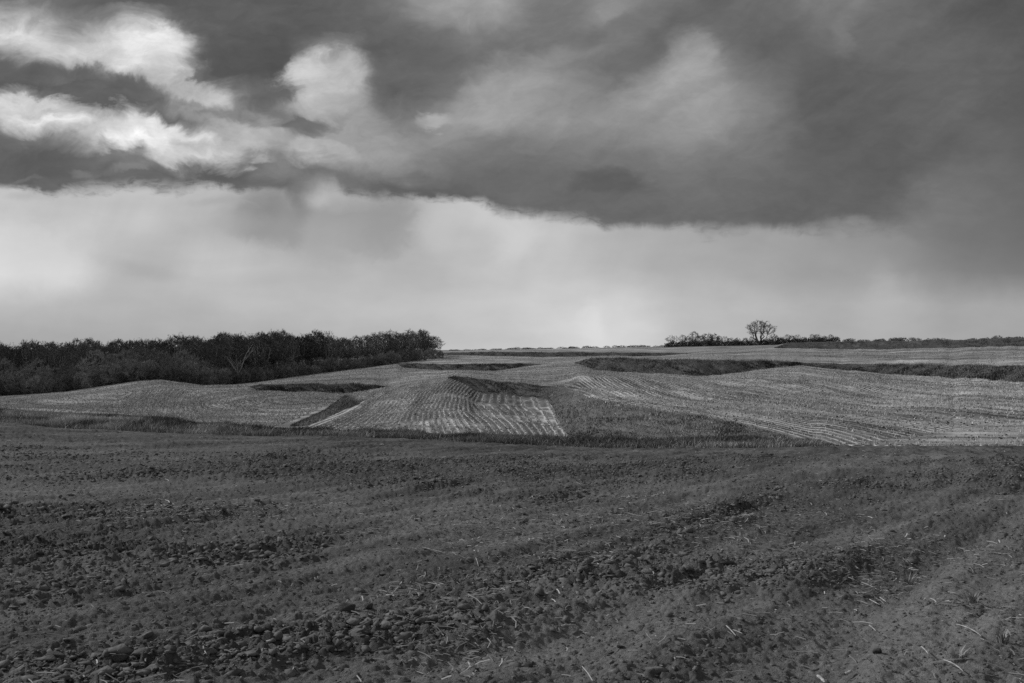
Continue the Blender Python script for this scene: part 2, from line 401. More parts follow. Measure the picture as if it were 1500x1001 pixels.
# ---- soil relief of the tilled field (wheel ruts, smoothed passes, clod roughness)
def img2fore(px, py):
    """point of the smooth foreground slope seen at a photo position"""
    ye, ze = np.interp(px, GX, F_EDGE[0]), np.interp(px, GX, F_EDGE[1])
    a = (-ze - S0 * ye) / ye ** 2
    lo, hi = 2.0, ye
    for _ in range(50):
        mid = 0.5 * (lo + hi)
        z = -S0 * mid - a * mid * mid
        row = HY + (CAMZ - z) / mid * F
        if row > py:
            lo = mid
        else:
            hi = mid
    Y = 0.5 * (lo + hi)
    return (px - CX) / F * Y, Y, -S0 * Y - a * Y * Y


def poly_dist(X, Y, pts):
    """unsigned distance and side to a polyline"""
    best = np.full(X.shape, 1e9)
    for (ax, ay), (bx, by) in zip(pts[:-1], pts[1:]):
        vx, vy = bx - ax, by - ay
        L2 = vx * vx + vy * vy + 1e-9
        t = np.clip(((X - ax) * vx + (Y - ay) * vy) / L2, 0, 1)
        d = np.hypot(X - ax - t * vx, Y - ay - t * vy)
        best = np.minimum(best, d)
    return best


def fore_poly(pts):
    return [img2fore(px, py)[:2] for px, py in pts]


RUTS = [  # photo polyline, half width m, depth m
    (fore_poly([(1120, 1040), (1163, 974), (1323, 837), (1380, 806), (1475, 757), (1560, 725)]), 0.30, 0.13),
    (fore_poly([(1010, 850), (1144, 787), (1270, 768), (1388, 745), (1500, 715)]), 0.34, 0.10),
    (fore_poly([(640, 800), (860, 765), (1000, 735), (1120, 712), (1300, 690)]), 0.40, 0.08),
    (fore_poly([(380, 1010), (620, 985), (800, 940), (960, 905), (1130, 880)]), 0.30, 0.08),
]
SMOOTH_BANDS = [
    (fore_poly([(0, 930), (300, 900), (520, 835), (760, 800), (1000, 718), (1250, 676), (1420, 668)]), 0.9),
    (fore_poly([(500, 1000), (800, 960), (900, 925), (1100, 905)]), 0.5),
    (fore_poly([(1200, 790), (1380, 760), (1480, 735)]), 1.1),
    (fore_poly([(1130, 1040), (1300, 930), (1420, 860), (1520, 820)]), 0.7),
    (fore_poly([(1380, 1040), (1460, 960), (1560, 900)]), 0.6),
    (fore_poly([(-50, 720), (250, 712), (560, 745), (700, 762)]), 1.6),
]


def cells(X, Y, size, seed):
    """clod field: domed lumps of random height, one per jittered cell"""
    x, y = X / size, Y / size
    ix, iy = np.floor(x), np.floor(y)
    out = np.zeros(X.shape)
    for a in (-1, 0, 1):
        for b in (-1, 0, 1):
            cx, cy = ix + a, iy + b
            jx = cx + hash2(cx, cy, seed)
            jy = cy + hash2(cx, cy, seed + 1)
            hh = hash2(cx, cy, seed + 2)
            ux = hash2(cx, cy, seed + 3) - 0.5
            uy = hash2(cx, cy, seed + 4) - 0.5
            dx_, dy_ = x - jx, y - jy
            an = hh * 6.28
            p = np.abs(dx_ * np.cos(an) + dy_ * np.sin(an)) * (0.8 + 0.6 * hash2(cx, cy, seed + 5))
            q = np.abs(-dx_ * np.sin(an) + dy_ * np.cos(an))
            d = np.maximum(np.maximum(p, q), (p + q) * 0.74)
            r = 0.30 + 0.42 * hash2(cx, cy, seed + 6)
            top = 0.30 + 0.70 * hh * hh + 1.1 * (ux * dx_ + uy * dy_)
            out = np.maximum(out, top * np.clip((1 - d / r) * 4.5, 0, 1))
    return out


# rougher heaps of clods, and calmer trodden soil (photo position, size m, strength)
HEAPS = [img2fore(px, py)[:2] + (rx, ry, am) for px, py, rx, ry, am in (
    (430, 940, 0.9, 0.5, 0.6), (200, 972, 0.9, 0.35, 0.6), (560, 935, 0.6, 0.5, 0.35), (650, 915, 0.8, 0.5, 0.35), (230, 805, 1.8, 0.7, 0.4), (900, 830, 1.6, 0.9, 0.25),
    (1150, 960, 1.5, 1.5, -0.22), (1400, 930, 1.6, 1.6, -0.18), (850, 970, 0.9, 0.8, -0.2), (1000, 880, 1.4, 0.8, -0.25), (1300, 820, 2.0, 1.5, -0.3), (600, 800, 2.0, 1.2, -0.3))]


def tillage(X, Y):
    return 0.80 * X - 0.60 * Y + 0.0045 * Y * Y, 0.60 * X + 0.80 * Y


def soil_relief(X, Y):
    """height above the smooth slope and a roughness weight 0..1"""
    fade = 1.0
    sm = np.zeros(X.shape)
    wob = 0.5 * fbm(X * 0.8, Y * 0.5, 91, 3)
    for pts, hw in SMOOTH_BANDS:
        d = poly_dist(X, Y, pts) + wob
        sm = np.maximum(sm, 1 - smooth(d, hw * 0.5, hw * 1.7))
    uu, vv = tillage(X, Y)
    cl = 0.7 * smooth(fbm(uu * 0.9, vv * 0.22, 31, 4), -0.35, 0.45) + 0.3 * smooth(fbm(X * 0.8, Y * 0.6, 35, 3), -0.3, 0.4)
    rough = np.clip((0.30 + 0.70 * cl) * (1 - 0.65 * sm) + 0.06, 0, 1)
    h = 0.07 * fbm(X * 0.30, Y * 0.22, 3, 3)
    # tillage ridges sweep up the slope to the right
    u, v = tillage(X, Y)
    h = h + 0.028 * np.sin(2 * np.pi * (u / 0.62 + 0.9 * fbm(u * 0.25, v * 0.10, 12, 3))) * (0.35 + 0.5 * rough)
    h = h + 0.048 * fbm(u * 1.15, v * 0.22, 52, 3) * (0.4 + rough)
    h = h + 0.035 * fbm(u * 4.5, v * 0.9, 57, 2)
    wxx = X + 0.05 * fbm(X * 7, Y * 7, 44, 2)
    wyy = Y + 0.05 * fbm(X * 7, Y * 7, 47, 2)
    for cx_, cy_, rx_, ry_, am_ in HEAPS:
        rough = np.clip(rough + am_ * np.exp(-((X - cx_) / rx_) ** 2 - ((Y - cy_) / ry_) ** 2), 0.05, 1)
    big = smooth(rough, 0.62, 1.0) * smooth(fbm(X * 0.9, Y * 0.7, 39, 2), -0.05, 0.3)
    h = h + 0.075 * cells(wxx, wyy, 0.22, 41) * big
    h = h + 0.040 * cells(wxx, wyy, 0.12, 51) * (0.12 + 0.88 * smooth(rough, 0.4, 0.95))
    h = h + 0.034 * cells(wxx, wyy, 0.065, 61) * (0.45 + 0.55 * rough)
    h = h + 0.030 * fbm(X * 9, Y * 9, 71, 3, 0.6) * (0.35 + rough)
    for pts, hw, dep in RUTS:
        d = poly_dist(X, Y, pts) + 0.35 * wob * hw
        h = h - 0.5 * dep * np.exp(-(d / hw) ** 2) + 0.25 * dep * np.exp(-((d - hw * 2.0) / (hw * 0.8)) ** 2)
    return h, rough


def ground_z(X, Y):
    X = np.asarray(X, float)
    Y = np.asarray(Y, float)
    x = CX + F * X / Y
    Ls = lines_at(x)
    ye, ze = Ls[0]
    a = (-ze - S0 * ye) / ye ** 2
    z = -S0 * Y - a * Y * Y
    for i in range(len(Ls) - 1):
        y0, z0 = Ls[i]
        y1, z1 = Ls[i + 1]
        t = (Y - y0) / np.maximum(y1 - y0, 1e-6)
        inside = (t > 0) & (t <= 1.0) if i < len(Ls) - 2 else (t > 0)
        zz = z0 + (z1 - z0) * np.clip(t, 0, 1)
        amp = BENCH_AMP.get(i, 0.0)
        if amp:
            wnd = np.clip(4 * t * (1 - t), 0, 1)
            n = fbm(X * 0.045, Y * 0.030, 200 + i, 3) * 2.4
            zz = zz + amp * wnd * n
        if i == 0:
            zz = zz + 0.16 * np.clip(4 * t * (1 - t), 0, 1) * smooth(1225 - x, 0, 120) * (0.75 + 0.9 * fbm(X * 0.25, Y * 0.25, 222, 3))
        z = np.where(inside, zz, z)
    return z


# ------------------------------------------------------------------ mesh helpers
def mesh_from(name, V, faces=None, quads=None, tris=None, attrs=None, smooth_shade=False, mats=()):
    me = bpy.data.meshes.new(name)
    V = np.asarray(V, np.float32)
    me.vertices.add(len(V))
    me.vertices.foreach_set('co', V.ravel())
    idx = []
    starts = []
    off = 0
    if quads is not None and len(quads):
        q = np.asarray(quads, np.int32)
        idx.append(q.ravel())
        starts.append(np.arange(len(q)) * 4 + off)
        off += q.size
    if tris is not None and len(tris):
        t = np.asarray(tris, np.int32)
        idx.append(t.ravel())
        starts.append(np.arange(len(t)) * 3 + off)
        off += t.size
    idx = np.concatenate(idx)
    starts = np.concatenate(starts).astype(np.int32)
    me.loops.add(len(idx))
    me.loops.foreach_set('vertex_index', idx)
    me.polygons.add(len(starts))
    me.polygons.foreach_set('loop_start', starts)
    if smooth_shade:
        me.polygons.foreach_set('use_smooth', np.ones(len(starts), bool))
    if attrs:
        for k, v in attrs.items():
            a = me.attributes.new(k, 'FLOAT', 'POINT')
            a.data.foreach_set('value', np.asarray(v, np.float32))
    for m in mats:
        me.materials.append(m)
    me.update(calc_edges=True)
    return me


def link(name, me, parent=None, **props):
    o = bpy.data.objects.new(name, me)
    COL.objects.link(o)
    if parent is not None:
        o.parent = parent
    for k, v in props.items():
        o[k] = v
    return o


def grid_quads(nr, nc):
    i = np.arange(nr * nc).reshape(nr, nc)
    return np.stack([i[:-1, :-1], i[:-1, 1:], i[1:, 1:], i[1:, :-1]], -1).reshape(-1, 4)


# ------------------------------------------------------------------ materials (the photograph is monochrome: neutral greys)
def base_mat(name, rough=0.95, spec=0.05):
    m = bpy.data.materials.new(name)
    m.use_nodes = True
    m.node_tree.nodes.clear()
    N = NT(m.node_tree)
    out = N.new('ShaderNodeOutputMaterial')
    p = N.new('ShaderNodeBsdfPrincipled')
    p.inputs['Roughness'].default_value = rough
    p.inputs['Specular IOR Level'].default_value = spec
    N.l.new(p.outputs[0], out.inputs[0])
    return m, N, p


def set_grey(N, p, v):
    c = N.new('ShaderNodeCombineColor')
    for s in c.inputs[:3]:
        N.put(s, v)
    N.l.new(c.outputs[0], p.inputs['Base Color'])


def add_bump(N, p, h, strength=0.5, dist=0.02):
    b = N.new('ShaderNodeBump')
    b.inputs['Strength'].default_value = strength
    b.inputs['Distance'].default_value = dist
    N.put(b.inputs['Height'], h)
    N.l.new(b.outputs[0], p.inputs['Normal'])


def attr(N, name):
    a = N.new('ShaderNodeAttribute')
    a.attribute_name = name
    return a.outputs['Fac']


def soil_mat():
    m, N, p = base_mat('tilled_soil', 0.95, 0.12)
    geo = N.new('ShaderNodeNewGeometry')
    P = geo.outputs['Position']
    big = N.noise(P, 0.14, 4, 0.55)
    mid = N.noise(P, 1.1, 5, 0.6)
    fine = N.noise(P, 34.0, 5, 0.68)
    ro = attr(N, 'rough')
    sp = N.sep(P)
    tu = N.m('MULTIPLY_ADD', N.m('MULTIPLY', sp[1], sp[1]), 0.0045, N.m('MULTIPLY_ADD', sp[0], 0.80, N.m('MULTIPLY', sp[1], -0.60)))
    tv = N.m('MULTIPLY_ADD', sp[0], 0.60, N.m('MULTIPLY', sp[1], 0.80))
    swp = N.noise(N.vec(tu, N.m('MULTIPLY', tv, 0.10), 0.0), 0.55, 4, 0.6)
    swf = N.noise(N.vec(tu, N.m('MULTIPLY', tv, 0.16), 3.0), 3.0, 4, 0.6)
    v = N.mix(ro, 0.140, 0.078)
    for nz, am in ((big, 1.2), (swp, 1.7), (swf, 0.9), (mid, 1.0), (fine, 1.6)):
        v = N.m('MULTIPLY', v, N.m('MULTIPLY_ADD', N.m('SUBTRACT', nz, 0.5), am, 1.0))
    # flecks of chopped straw worked into the soil
    vo = N.new('ShaderNodeTexVoronoi')
    vo.inputs['Scale'].default_value = 16.0
    N.l.new(P, vo.inputs['Vector'])
    cs = N.sep(vo.outputs['Color'])
    fl = N.m('MULTIPLY', N.step(N.m('SUBTRACT', 0.26, vo.outputs['Distance']), 0.0, 0.1), N.step(cs[0], 0.80, 0.85))
    fl = N.m('MULTIPLY', fl, N.step(N.noise(P, 0.5, 3, 0.6), 0.45, 0.65))
    v = N.mix(N.m('MULTIPLY', fl, 0.6), v, 0.32)
    set_grey(N, p, v)
    hh = N.m('ADD', N.m('MULTIPLY', N.noise(P, 24.0, 6, 0.7), 0.7), N.m('MULTIPLY', N.noise(P, 90.0, 3, 0.6), 0.25))
    add_bump(N, p, hh, 0.9, 0.035)
    return m


def stubble_mat():
    m, N, p = base_mat('corn_stubble_ground', 0.95, 0.05)
    geo = N.new('ShaderNodeNewGeometry')
    P = geo.outputs['Position']
    ph = attr(N, 'row')
    n1 = N.noise(P, 2.6, 4, 0.7)
    n2 = N.noise(P, 0.06, 4, 0.55)
    n3 = N.noise(P, 0.5, 4, 0.65)
    wob = N.m('MULTIPLY_ADD', N.m('SUBTRACT', N.noise(P, 0.8, 3, 0.5), 0.5), 0.35, N.m('DIVIDE', ph, 0.76))
    st = N.m('MULTIPLY_ADD', N.m('COSINE', N.m('MULTIPLY', wob, 2 * math.pi)), 0.5, 0.5)
    st = N.m('POWER', st, 2.6)
    pas = N.m('MULTIPLY_ADD', N.m('COSINE', N.m('MULTIPLY', N.m('DIVIDE', ph, 4.56), 2 * math.pi)), 0.5, 0.5)
    ps = N.sep(P)
    stv = N.vec(N.m('MULTIPLY', ph, 1.0), N.m('MULTIPLY', ps[0], 0.07), N.m('MULTIPLY', ps[1], 0.05))
    streak = N.noise(stv, 0.55, 5, 0.66)
    fine = N.noise(stv, 2.2, 3, 0.7)
    patch = N.step(N.noise(P, 0.09, 4, 0.6), 0.33, 0.53)
    v = N.mix(N.m('MULTIPLY', N.mix(patch, 0.45, st), N.step(streak, 0.25, 0.55)), N.mix(patch, 0.12, 0.11), 0.66)
    v = N.m('MULTIPLY', v, N.m('MULTIPLY_ADD', N.m('MULTIPLY', N.m('SUBTRACT', pas, 0.4), N.step(n2, 0.40, 0.58)), 0.75, 1.0))
    wide = N.noise(stv, 0.17, 4, 0.6)
    broad = N.noise(N.vec(ph, N.m('MULTIPLY', ps[0], 0.25), N.m('MULTIPLY', ps[1], 0.12)), 0.06, 4, 0.6)
    v = N.m('MULTIPLY', v, N.m('MULTIPLY_ADD', N.m('SUBTRACT', wide, 0.5), 1.8, 1.0))
    v = N.m('MULTIPLY', v, N.m('MULTIPLY_ADD', N.m('SUBTRACT', broad, 0.5), 2.3, 1.0))
    v = N.m('MULTIPLY', v, N.m('MULTIPLY_ADD', N.m('SUBTRACT', streak, 0.5), 1.5, 1.0))
    v = N.m('MULTIPLY', v, N.m('MULTIPLY_ADD', N.m('SUBTRACT', fine, 0.5), 0.8, 1.0))
    v = N.m('MULTIPLY', v, N.m('MULTIPLY_ADD', N.m('SUBTRACT', n1, 0.5), 0.6, 1.0))
    v = N.m('MULTIPLY', v, N.m('MULTIPLY_ADD', N.m('SUBTRACT', n2, 0.5), 1.5, 1.0))
    v = N.m('MINIMUM', N.m('MAXIMUM', v, 0.03), 0.55)
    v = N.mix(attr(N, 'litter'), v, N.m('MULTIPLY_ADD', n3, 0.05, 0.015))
    set_grey(N, p, v)
    add_bump(N, p, N.m('ADD', st, N.noise(P, 5.0, 4, 0.7)), 0.6, 0.12)
    return m


def bank_mat(name, k):
    m, N, p = base_mat(name, 0.95, 0.03)
    geo = N.new('ShaderNodeNewGeometry')
    P = geo.outputs['Position']
    s = N.sep(P)
    st = N.noise(N.vec(s[0], N.m('MULTIPLY', s[1], 0.35), N.m('MULTIPLY', s[2], 0.25)), 1.6, 5, 0.7)
    n2 = N.noise(P, 0.25, 4, 0.6)
    n1 = N.noise(P, 5.0, 4, 0.7)
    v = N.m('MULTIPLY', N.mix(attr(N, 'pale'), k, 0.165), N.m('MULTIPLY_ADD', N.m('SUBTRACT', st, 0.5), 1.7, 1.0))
    v = N.m('MULTIPLY', v, N.m('MULTIPLY_ADD', N.m('SUBTRACT', n2, 0.5), 1.2, 1.0))
    v = N.m('MULTIPLY', v, N.m('MULTIPLY_ADD', N.m('SUBTRACT', n1, 0.5), 1.4, 1.0))
    set_grey(N, p, N.m('MAXIMUM', v, 0.015))
    add_bump(N, p, N.m('ADD', st, n1), 0.9, 0.25)
    return m


def tone_mat(name, k=1.0):
    """plant fibre: every blade or stalk has its own tone"""
    m, N, p = base_mat(name, 0.85, 0.1)
    set_grey(N, p, N.m('MULTIPLY', attr(N, 'tone'), k))
    return m


def plain_mat(name, lo, hi, scale, spec=0.05, obj_var=0.0, bump=0.0):
    m, N, p = base_mat(name, 0.9, spec)
    tcn = N.new('ShaderNodeTexCoord')
    n = N.noise(tcn.outputs['Object'], scale, 5, 0.65)
    v = N.mix(N.step(n, 0.3, 0.7), lo, hi)
    if obj_var:
        oi = N.new('ShaderNodeObjectInfo')
        v = N.m('MULTIPLY', v, N.m('MULTIPLY_ADD', oi.outputs['Random'], obj_var, 1 - obj_var * 0.5))
    set_grey(N, p, v)
    if bump:
        add_bump(N, p, n, 0.8, bump)
    return m


M_SOIL = soil_mat()
M_STUB = stubble_mat()
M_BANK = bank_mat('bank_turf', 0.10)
M_BLADE = tone_mat('dry_grass')
M_STALK = tone_mat('corn_stubble')
M_STRAW = tone_mat('straw')
M_CLOD = plain_mat('soil_clod', 0.075, 0.16, 14.0, 0.1, 0.4, 0.02)
M_CSTALK = plain_mat('dry_cornstalk', 0.24, 0.48, 40.0, 0.15, 0.2, 0.002)
M_BARK = plain_mat('bark', 0.06, 0.13, 3.0, 0.03, 0.5)
M_PALE = plain_mat('pale_bark', 0.24, 0.46, 2.0, 0.05, 0.1)
M_WBARK = plain_mat('wood_bark', 0.10, 0.32, 2.0, 0.03, 0.9)
M_TWIG = plain_mat('twigs', 0.10, 0.16, 0.6, 0.02, 0.8)
M_BUSH = plain_mat('bush_twigs', 0.17, 0.30, 0.7, 0.02, 0.8)


# ------------------------------------------------------------------ ground sheets
def row_phi(X, Y, bench):
    x = CX + F * X / Y
    if bench == 2:
        # centre bench: rows run up the valley with a gentle swing
        k = np.interp(Y, [95, 103, 130, 165, 200, 240], [0.0, 0.0, -3.3, -5.4, -5.6, -5.0])
        wgt = np.interp(X, [-30, -18, -6, 2, 6], [0.0, 0.35, 1.0, 0.35, -0.15])
        c = X - k * wgt
        e = np.hypot((X + 33) * 0.9, (Y - 168) * 0.62)
        e2 = Y * 0.75 + X * 0.35
        bl = smooth(x, 170, 300)
        l = e2 * (1 - bl) + e * bl
        bc = smooth(x + (Y - 110) * -0.9, 445, 452)
        return np.where(bc > 0.5, c, l)
    rim = {4: B13_HI, 6: B24_HI, 8: B67_HI}[bench]
    sel = slice(0, None, 12)
    xs, ys = GX[sel], rim[0][sel]
    pts = list(zip((xs - CX) / F * ys, ys))
    return poly_dist(X, Y, pts)


NC = 860
XC = np.linspace(-330, 1830, NC)
XF = np.linspace(-330, 1830, 1040)
XF = np.concatenate([-330 - 2.2 * np.cumsum(1.06 ** np.arange(1, 76))[::-1], XF, 1830 + 2.2 * np.cumsum(1.06 ** np.arange(1, 76))])
NF = len(XF)


def bench_mesh(i, nrows, name, mat, phi=True, extra=None, **props):
    Ls = lines_at(XC)
    y0, y1 = Ls[i][0], Ls[i + 1][0]
    t = np.linspace(0, 1, nrows)[:, None]
    Y = 1.0 / ((1 - t) / y0[None] + t / y1[None])
    Y[0] = y0
    Y[-1] = y1
    X = (XC[None] - CX) / F * Y
    Z = ground_z(X, Y)
    Z[0] = Ls[i][1]
    Z[-1] = Ls[i + 1][1]
    V = np.stack([X, Y, Z], -1).reshape(-1, 3)
    q = grid_quads(nrows, NC)
    cell = (y1 - y0 > 0.15)
    keepc = cell[:-1] | cell[1:]
    keep = np.tile(keepc, nrows - 1)
    q = q[keep]
    at = {}
    if phi:
        at['row'] = row_phi(X.ravel(), Y.ravel(), i)
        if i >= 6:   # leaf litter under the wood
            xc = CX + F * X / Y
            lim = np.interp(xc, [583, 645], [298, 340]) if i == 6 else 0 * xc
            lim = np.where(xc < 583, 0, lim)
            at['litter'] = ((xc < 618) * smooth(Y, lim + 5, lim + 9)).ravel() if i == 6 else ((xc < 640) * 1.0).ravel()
    me = mesh_from(name, V, quads=q, attrs=at, smooth_shade=True, mats=[mat])
    return link(name, me, **props)


# foreground: tilled field
def tilled_field():
    rows_img = np.concatenate([np.arange(1500, 1060, -12.0), np.arange(1060, 640, -1.2)])
    ye, ze = np.interp(XF, GX, F_EDGE[0]), np.interp(XF, GX, F_EDGE[1])
    a = (-ze - S0 * ye) / ye ** 2
    # common set of distances along the centre column, scaled to each column's edge
    yc = 50.0
    Yc = []
    for r in rows_img:
        X_, Y_, _ = img2fore(800.0, r)
        Yc.append(Y_)
    Yc = np.array(Yc)
    Yc = np.unique(np.concatenate([np.linspace(0.5, 2.3, 14), Yc[Yc < 49.7], np.linspace(30, 49.6, 60), [50.0]]))
    T = Yc / 50.0
    Y = T[:, None] * ye[None]
    X = (XF[None] - CX) / F * Y
    Z = -S0 * Y - a[None] * Y * Y
    h, ro = soil_relief(X, Y)
    h = h * (1 - smooth(T, 0.97, 1.0))[:, None]
    Z = Z + h
    Z[-1] = ze
    V = np.stack([X, Y, Z], -1).reshape(-1, 3)
    me = mesh_from('tilled_field', V, quads=grid_quads(len(T), NF), attrs={'rough': ro.ravel()}, smooth_shade=False, mats=[M_SOIL])
    return link('tilled_field', me, kind='structure', label='dark tilled bare soil field sloping away in the foreground', category='field')


tilled_field()

# ground under and behind the camera, out to the horizon on every side
def surround():
    V = [(-9000, -9000, -0.12), (9000, -9000, -0.12), (9000, 0.9, -0.12), (-9000, 0.9, -0.12)]
    V2 = []
    me = mesh_from('ground', V, quads=[[0, 1, 2, 3]], attrs={'rough': [0.5] * 4}, mats=[M_SOIL])
    link('ground', me, kind='structure', label='bare ground carrying on behind the viewpoint', category='ground')


surround()
bench_mesh(0, 8, 'grass_verge', M_BANK, phi=False, kind='structure', label='rough grass strip at the far edge of the dark tilled field', category='grass strip')
bench_mesh(1, 10, 'grass_slope', M_BANK, phi=False, kind='structure', label='grass slope dropping behind the strip to the stubble field', category='slope')
bench_mesh(2, 110, 'stubble_field', M_STUB, kind='structure', label='lowest stubble bench with curving pale crop rows behind the grass strip', category='field')
bench_mesh(4, 120, 'stubble_field', M_STUB, kind='structure', label='broad middle stubble bench reaching to the right edge', category='field')
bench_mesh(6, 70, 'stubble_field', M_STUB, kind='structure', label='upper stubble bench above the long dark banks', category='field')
bench_mesh(8, 40, 'stubble_field', M_STUB, kind='structure', label='topmost field strip below the skyline hedgerow', category='field')


def far_land():
    cols = np.linspace(-500, 2000, 160)
    Ls = lines_at(cols)
    Ys, Zs = [], []
    for (i, n) in ((9, 14), (10, 14)):
        for t in np.linspace(0, 1, n, endpoint=(i == 10)):
            y = 1 / ((1 - t) / Ls[i][0] + t / Ls[i + 1][0])
            u = (y - Ls[i][0]) / (Ls[i + 1][0] - Ls[i][0])
            Ys.append(y)
            Zs.append(Ls[i][1] + (Ls[i + 1][1] - Ls[i][1]) * u)
    Y = np.array(Ys)
    Z = np.array(Zs)
    X = (cols[None] - CX) / F * Y
    V = np.stack([X, Y, Z], -1).reshape(-1, 3)
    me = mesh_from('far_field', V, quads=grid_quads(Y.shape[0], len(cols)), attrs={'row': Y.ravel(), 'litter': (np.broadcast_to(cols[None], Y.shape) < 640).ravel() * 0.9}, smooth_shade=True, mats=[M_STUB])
    link('far_field', me, kind='structure', label='far fields falling away beyond the skyline', category='field')


far_land()

BANKS = [  # line index of the foot, photo column range, label
    (3, 362, 572, 'dark low grass bank below the wood, left of the field centre'),
    (3, 652, 1210, 'long curving grass bank with a rounded nose in the middle of the field'),
    (5, 580, 804, 'dark straight bank right of the end of the wood'),
    (5, 843, 1173, 'tall dark bank bowed towards the viewer below the hedgerow'),
    (5, 1171, 1830, 'dark bank running out to the right edge across the stubble'),
    (7, 638, 1022, 'thin dark bank line just under the centre skyline'),
    (7, 1134, 1830, 'dark weedy bank on the skyline at the right edge'),
]


def bank_surface(i, x, t):
    """point on bank i at column x, 0 foot .. 1 rim"""
    Y0, Z0 = np.interp(x, GX, LINES[i][0]), np.interp(x, GX, LINES[i][1])
    Y1, Z1 = np.interp(x, GX, LINES[i + 1][0]), np.interp(x, GX, LINES[i + 1][1])
    Y = Y0 + (Y1 - Y0) * t
    Z = Z0 + (Z1 - Z0) * (0.75 * t + 0.25 * t * t * (3 - 2 * t))
    X = (x - CX) / F * Y
    hgt = np.clip(Z1 - Z0, 0, 1.5)
    sl = X + 0.45 * Y
    rill = np.abs(fbm(sl * 0.45, t * 0.9, 330 + i, 3))
    Z = Z + hgt * 4 * t * (1 - t) * (0.26 * fbm(X * 0.35, Y * 0.35, 300 + i, 3) - 0.34 * np.clip(0.16 - rill, 0, 1) / 0.16 + 0.1)
    return X, Y, Z


for (i, xa, xb, lab) in BANKS:
    cols = XC[(XC >= xa - 2.6) & (XC <= xb + 2.6)]
    n = 18
    t = np.linspace(0, 1, n)[:, None]
    X, Y, Z = bank_surface(i, np.broadcast_to(cols[None], (n, len(cols))), t)
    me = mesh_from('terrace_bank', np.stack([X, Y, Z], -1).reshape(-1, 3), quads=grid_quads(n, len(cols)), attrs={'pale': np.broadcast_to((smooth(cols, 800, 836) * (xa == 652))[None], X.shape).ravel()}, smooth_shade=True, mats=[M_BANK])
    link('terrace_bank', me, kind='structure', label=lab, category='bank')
# thin joining strips where a bank has no height (foot and rim run together)
for i in (3, 5, 7):
    cov = np.zeros(NC, bool)
    for (k, xa, xb, _) in BANKS:
        if k == i:
            cov |= (XC >= xa - 2.6) & (XC <= xb + 2.6)
    Ls = lines_at(XC)
    y0, z0 = Ls[i]
    y1, z1 = Ls[i + 1]
    V = np.concatenate([np.stack([(XC - CX) / F * y0, y0, z0], -1), np.stack([(XC - CX) / F * y1, y1, z1], -1)])
    q = grid_quads(2, NC)
    keep = ~(cov[:-1] & cov[1:])
    Xa = np.concatenate([(XC - CX) / F * y0, (XC - CX) / F * y1])
    Ya = np.concatenate([y0, y1])
    ph = row_phi(Xa, Ya, {3: 4, 5: 6, 7: 8}[i])
    me = mesh_from('stubble_field', V, quads=q[keep], attrs={'row': ph}, smooth_shade=True, mats=[M_STUB])
    link('stubble_field', me, kind='structure', label='narrow strip of stubble joining two benches where the bank runs out', category='field')


# grassy berm running down the lower bench
def bench_point(px, py, lo=90.0, hi=206.0):
    """world point on the lower bench seen at a photo position"""
    for _ in range(40):
        mid = 0.5 * (lo + hi)
        z = float(ground_z(np.array([(px - CX) / F * mid]), np.array([mid]))[0])
        row = HY + (CAMZ - z) / mid * F
        if row > py:
            lo = mid
        else:
            hi = mid
    Y = 0.5 * (lo + hi)
    return (px - CX) / F * Y, Y


BERM = [bench_point(px, py) for px, py in [(434, 624), (452, 618), (472, 609), (492, 599), (508, 593), (514, 588)]]
BERM_H = [0.25, 0.35, 0.45, 0.7, 1.35, 0.9]


def berm_frame(s):
    P = np.array(BERM)
    seg = np.hypot(*np.diff(P, axis=0).T)
    cum = np.concatenate([[0], np.cumsum(seg)])
    u = s * cum[-1]
    x = np.interp(u, cum, P[:, 0])
    y = np.interp(u, cum, P[:, 1])
    x2 = np.interp(u + 0.5, cum, P[:, 0]) - np.interp(u - 0.5, cum, P[:, 0])
    y2 = np.interp(u + 0.5, cum, P[:, 1]) - np.interp(u - 0.5, cum, P[:, 1])
    L = np.hypot(x2, y2) + 1e-9
    return x, y, -y2 / L, x2 / L, np.interp(u, cum, BERM_H) * np.clip(np.minimum(s, 1 - s) * 12, 0, 1) ** 0.5


def berm_point(s, w):
    x, y, nx, ny, h = berm_frame(s)
    hw = 0.95 + 0.9 * smooth(s, 0.55, 0.85) + 0.6 * fbm(s * 9, s * 0 + np.sign(w) * 3.3, 78, 3)
    X = x + nx * w * hw
    Y = y + ny * w * hw
    Z = ground_z(X, Y) - 0.06 + h * (0.5 + 0.5 * np.cos(np.pi * np.clip(w, -1, 1))) ** 0.8 + 0.25 * h * fbm(X * 0.6, Y * 0.6, 77, 3) * (1 - w * w)
    return X, Y, Z


S_, W_ = np.meshgrid(np.linspace(0, 1, 90), np.linspace(-1, 1, 22), indexing='ij')
bX, bY, bZ = berm_point(S_, W_)
me = mesh_from('grass_berm', np.stack([bX, bY, bZ], -1).reshape(-1, 3), quads=grid_quads(90, 22), attrs={'pale': (0.9 * smooth(W_, 0.2, -0.5)).ravel()}, smooth_shade=True, mats=[M_BANK])  # paler flank: the berm's lit side is painted into the turf colour
link('grass_berm', me, kind='structure', label='grassy berm running down the lower stubble bench left of centre', category='berm')


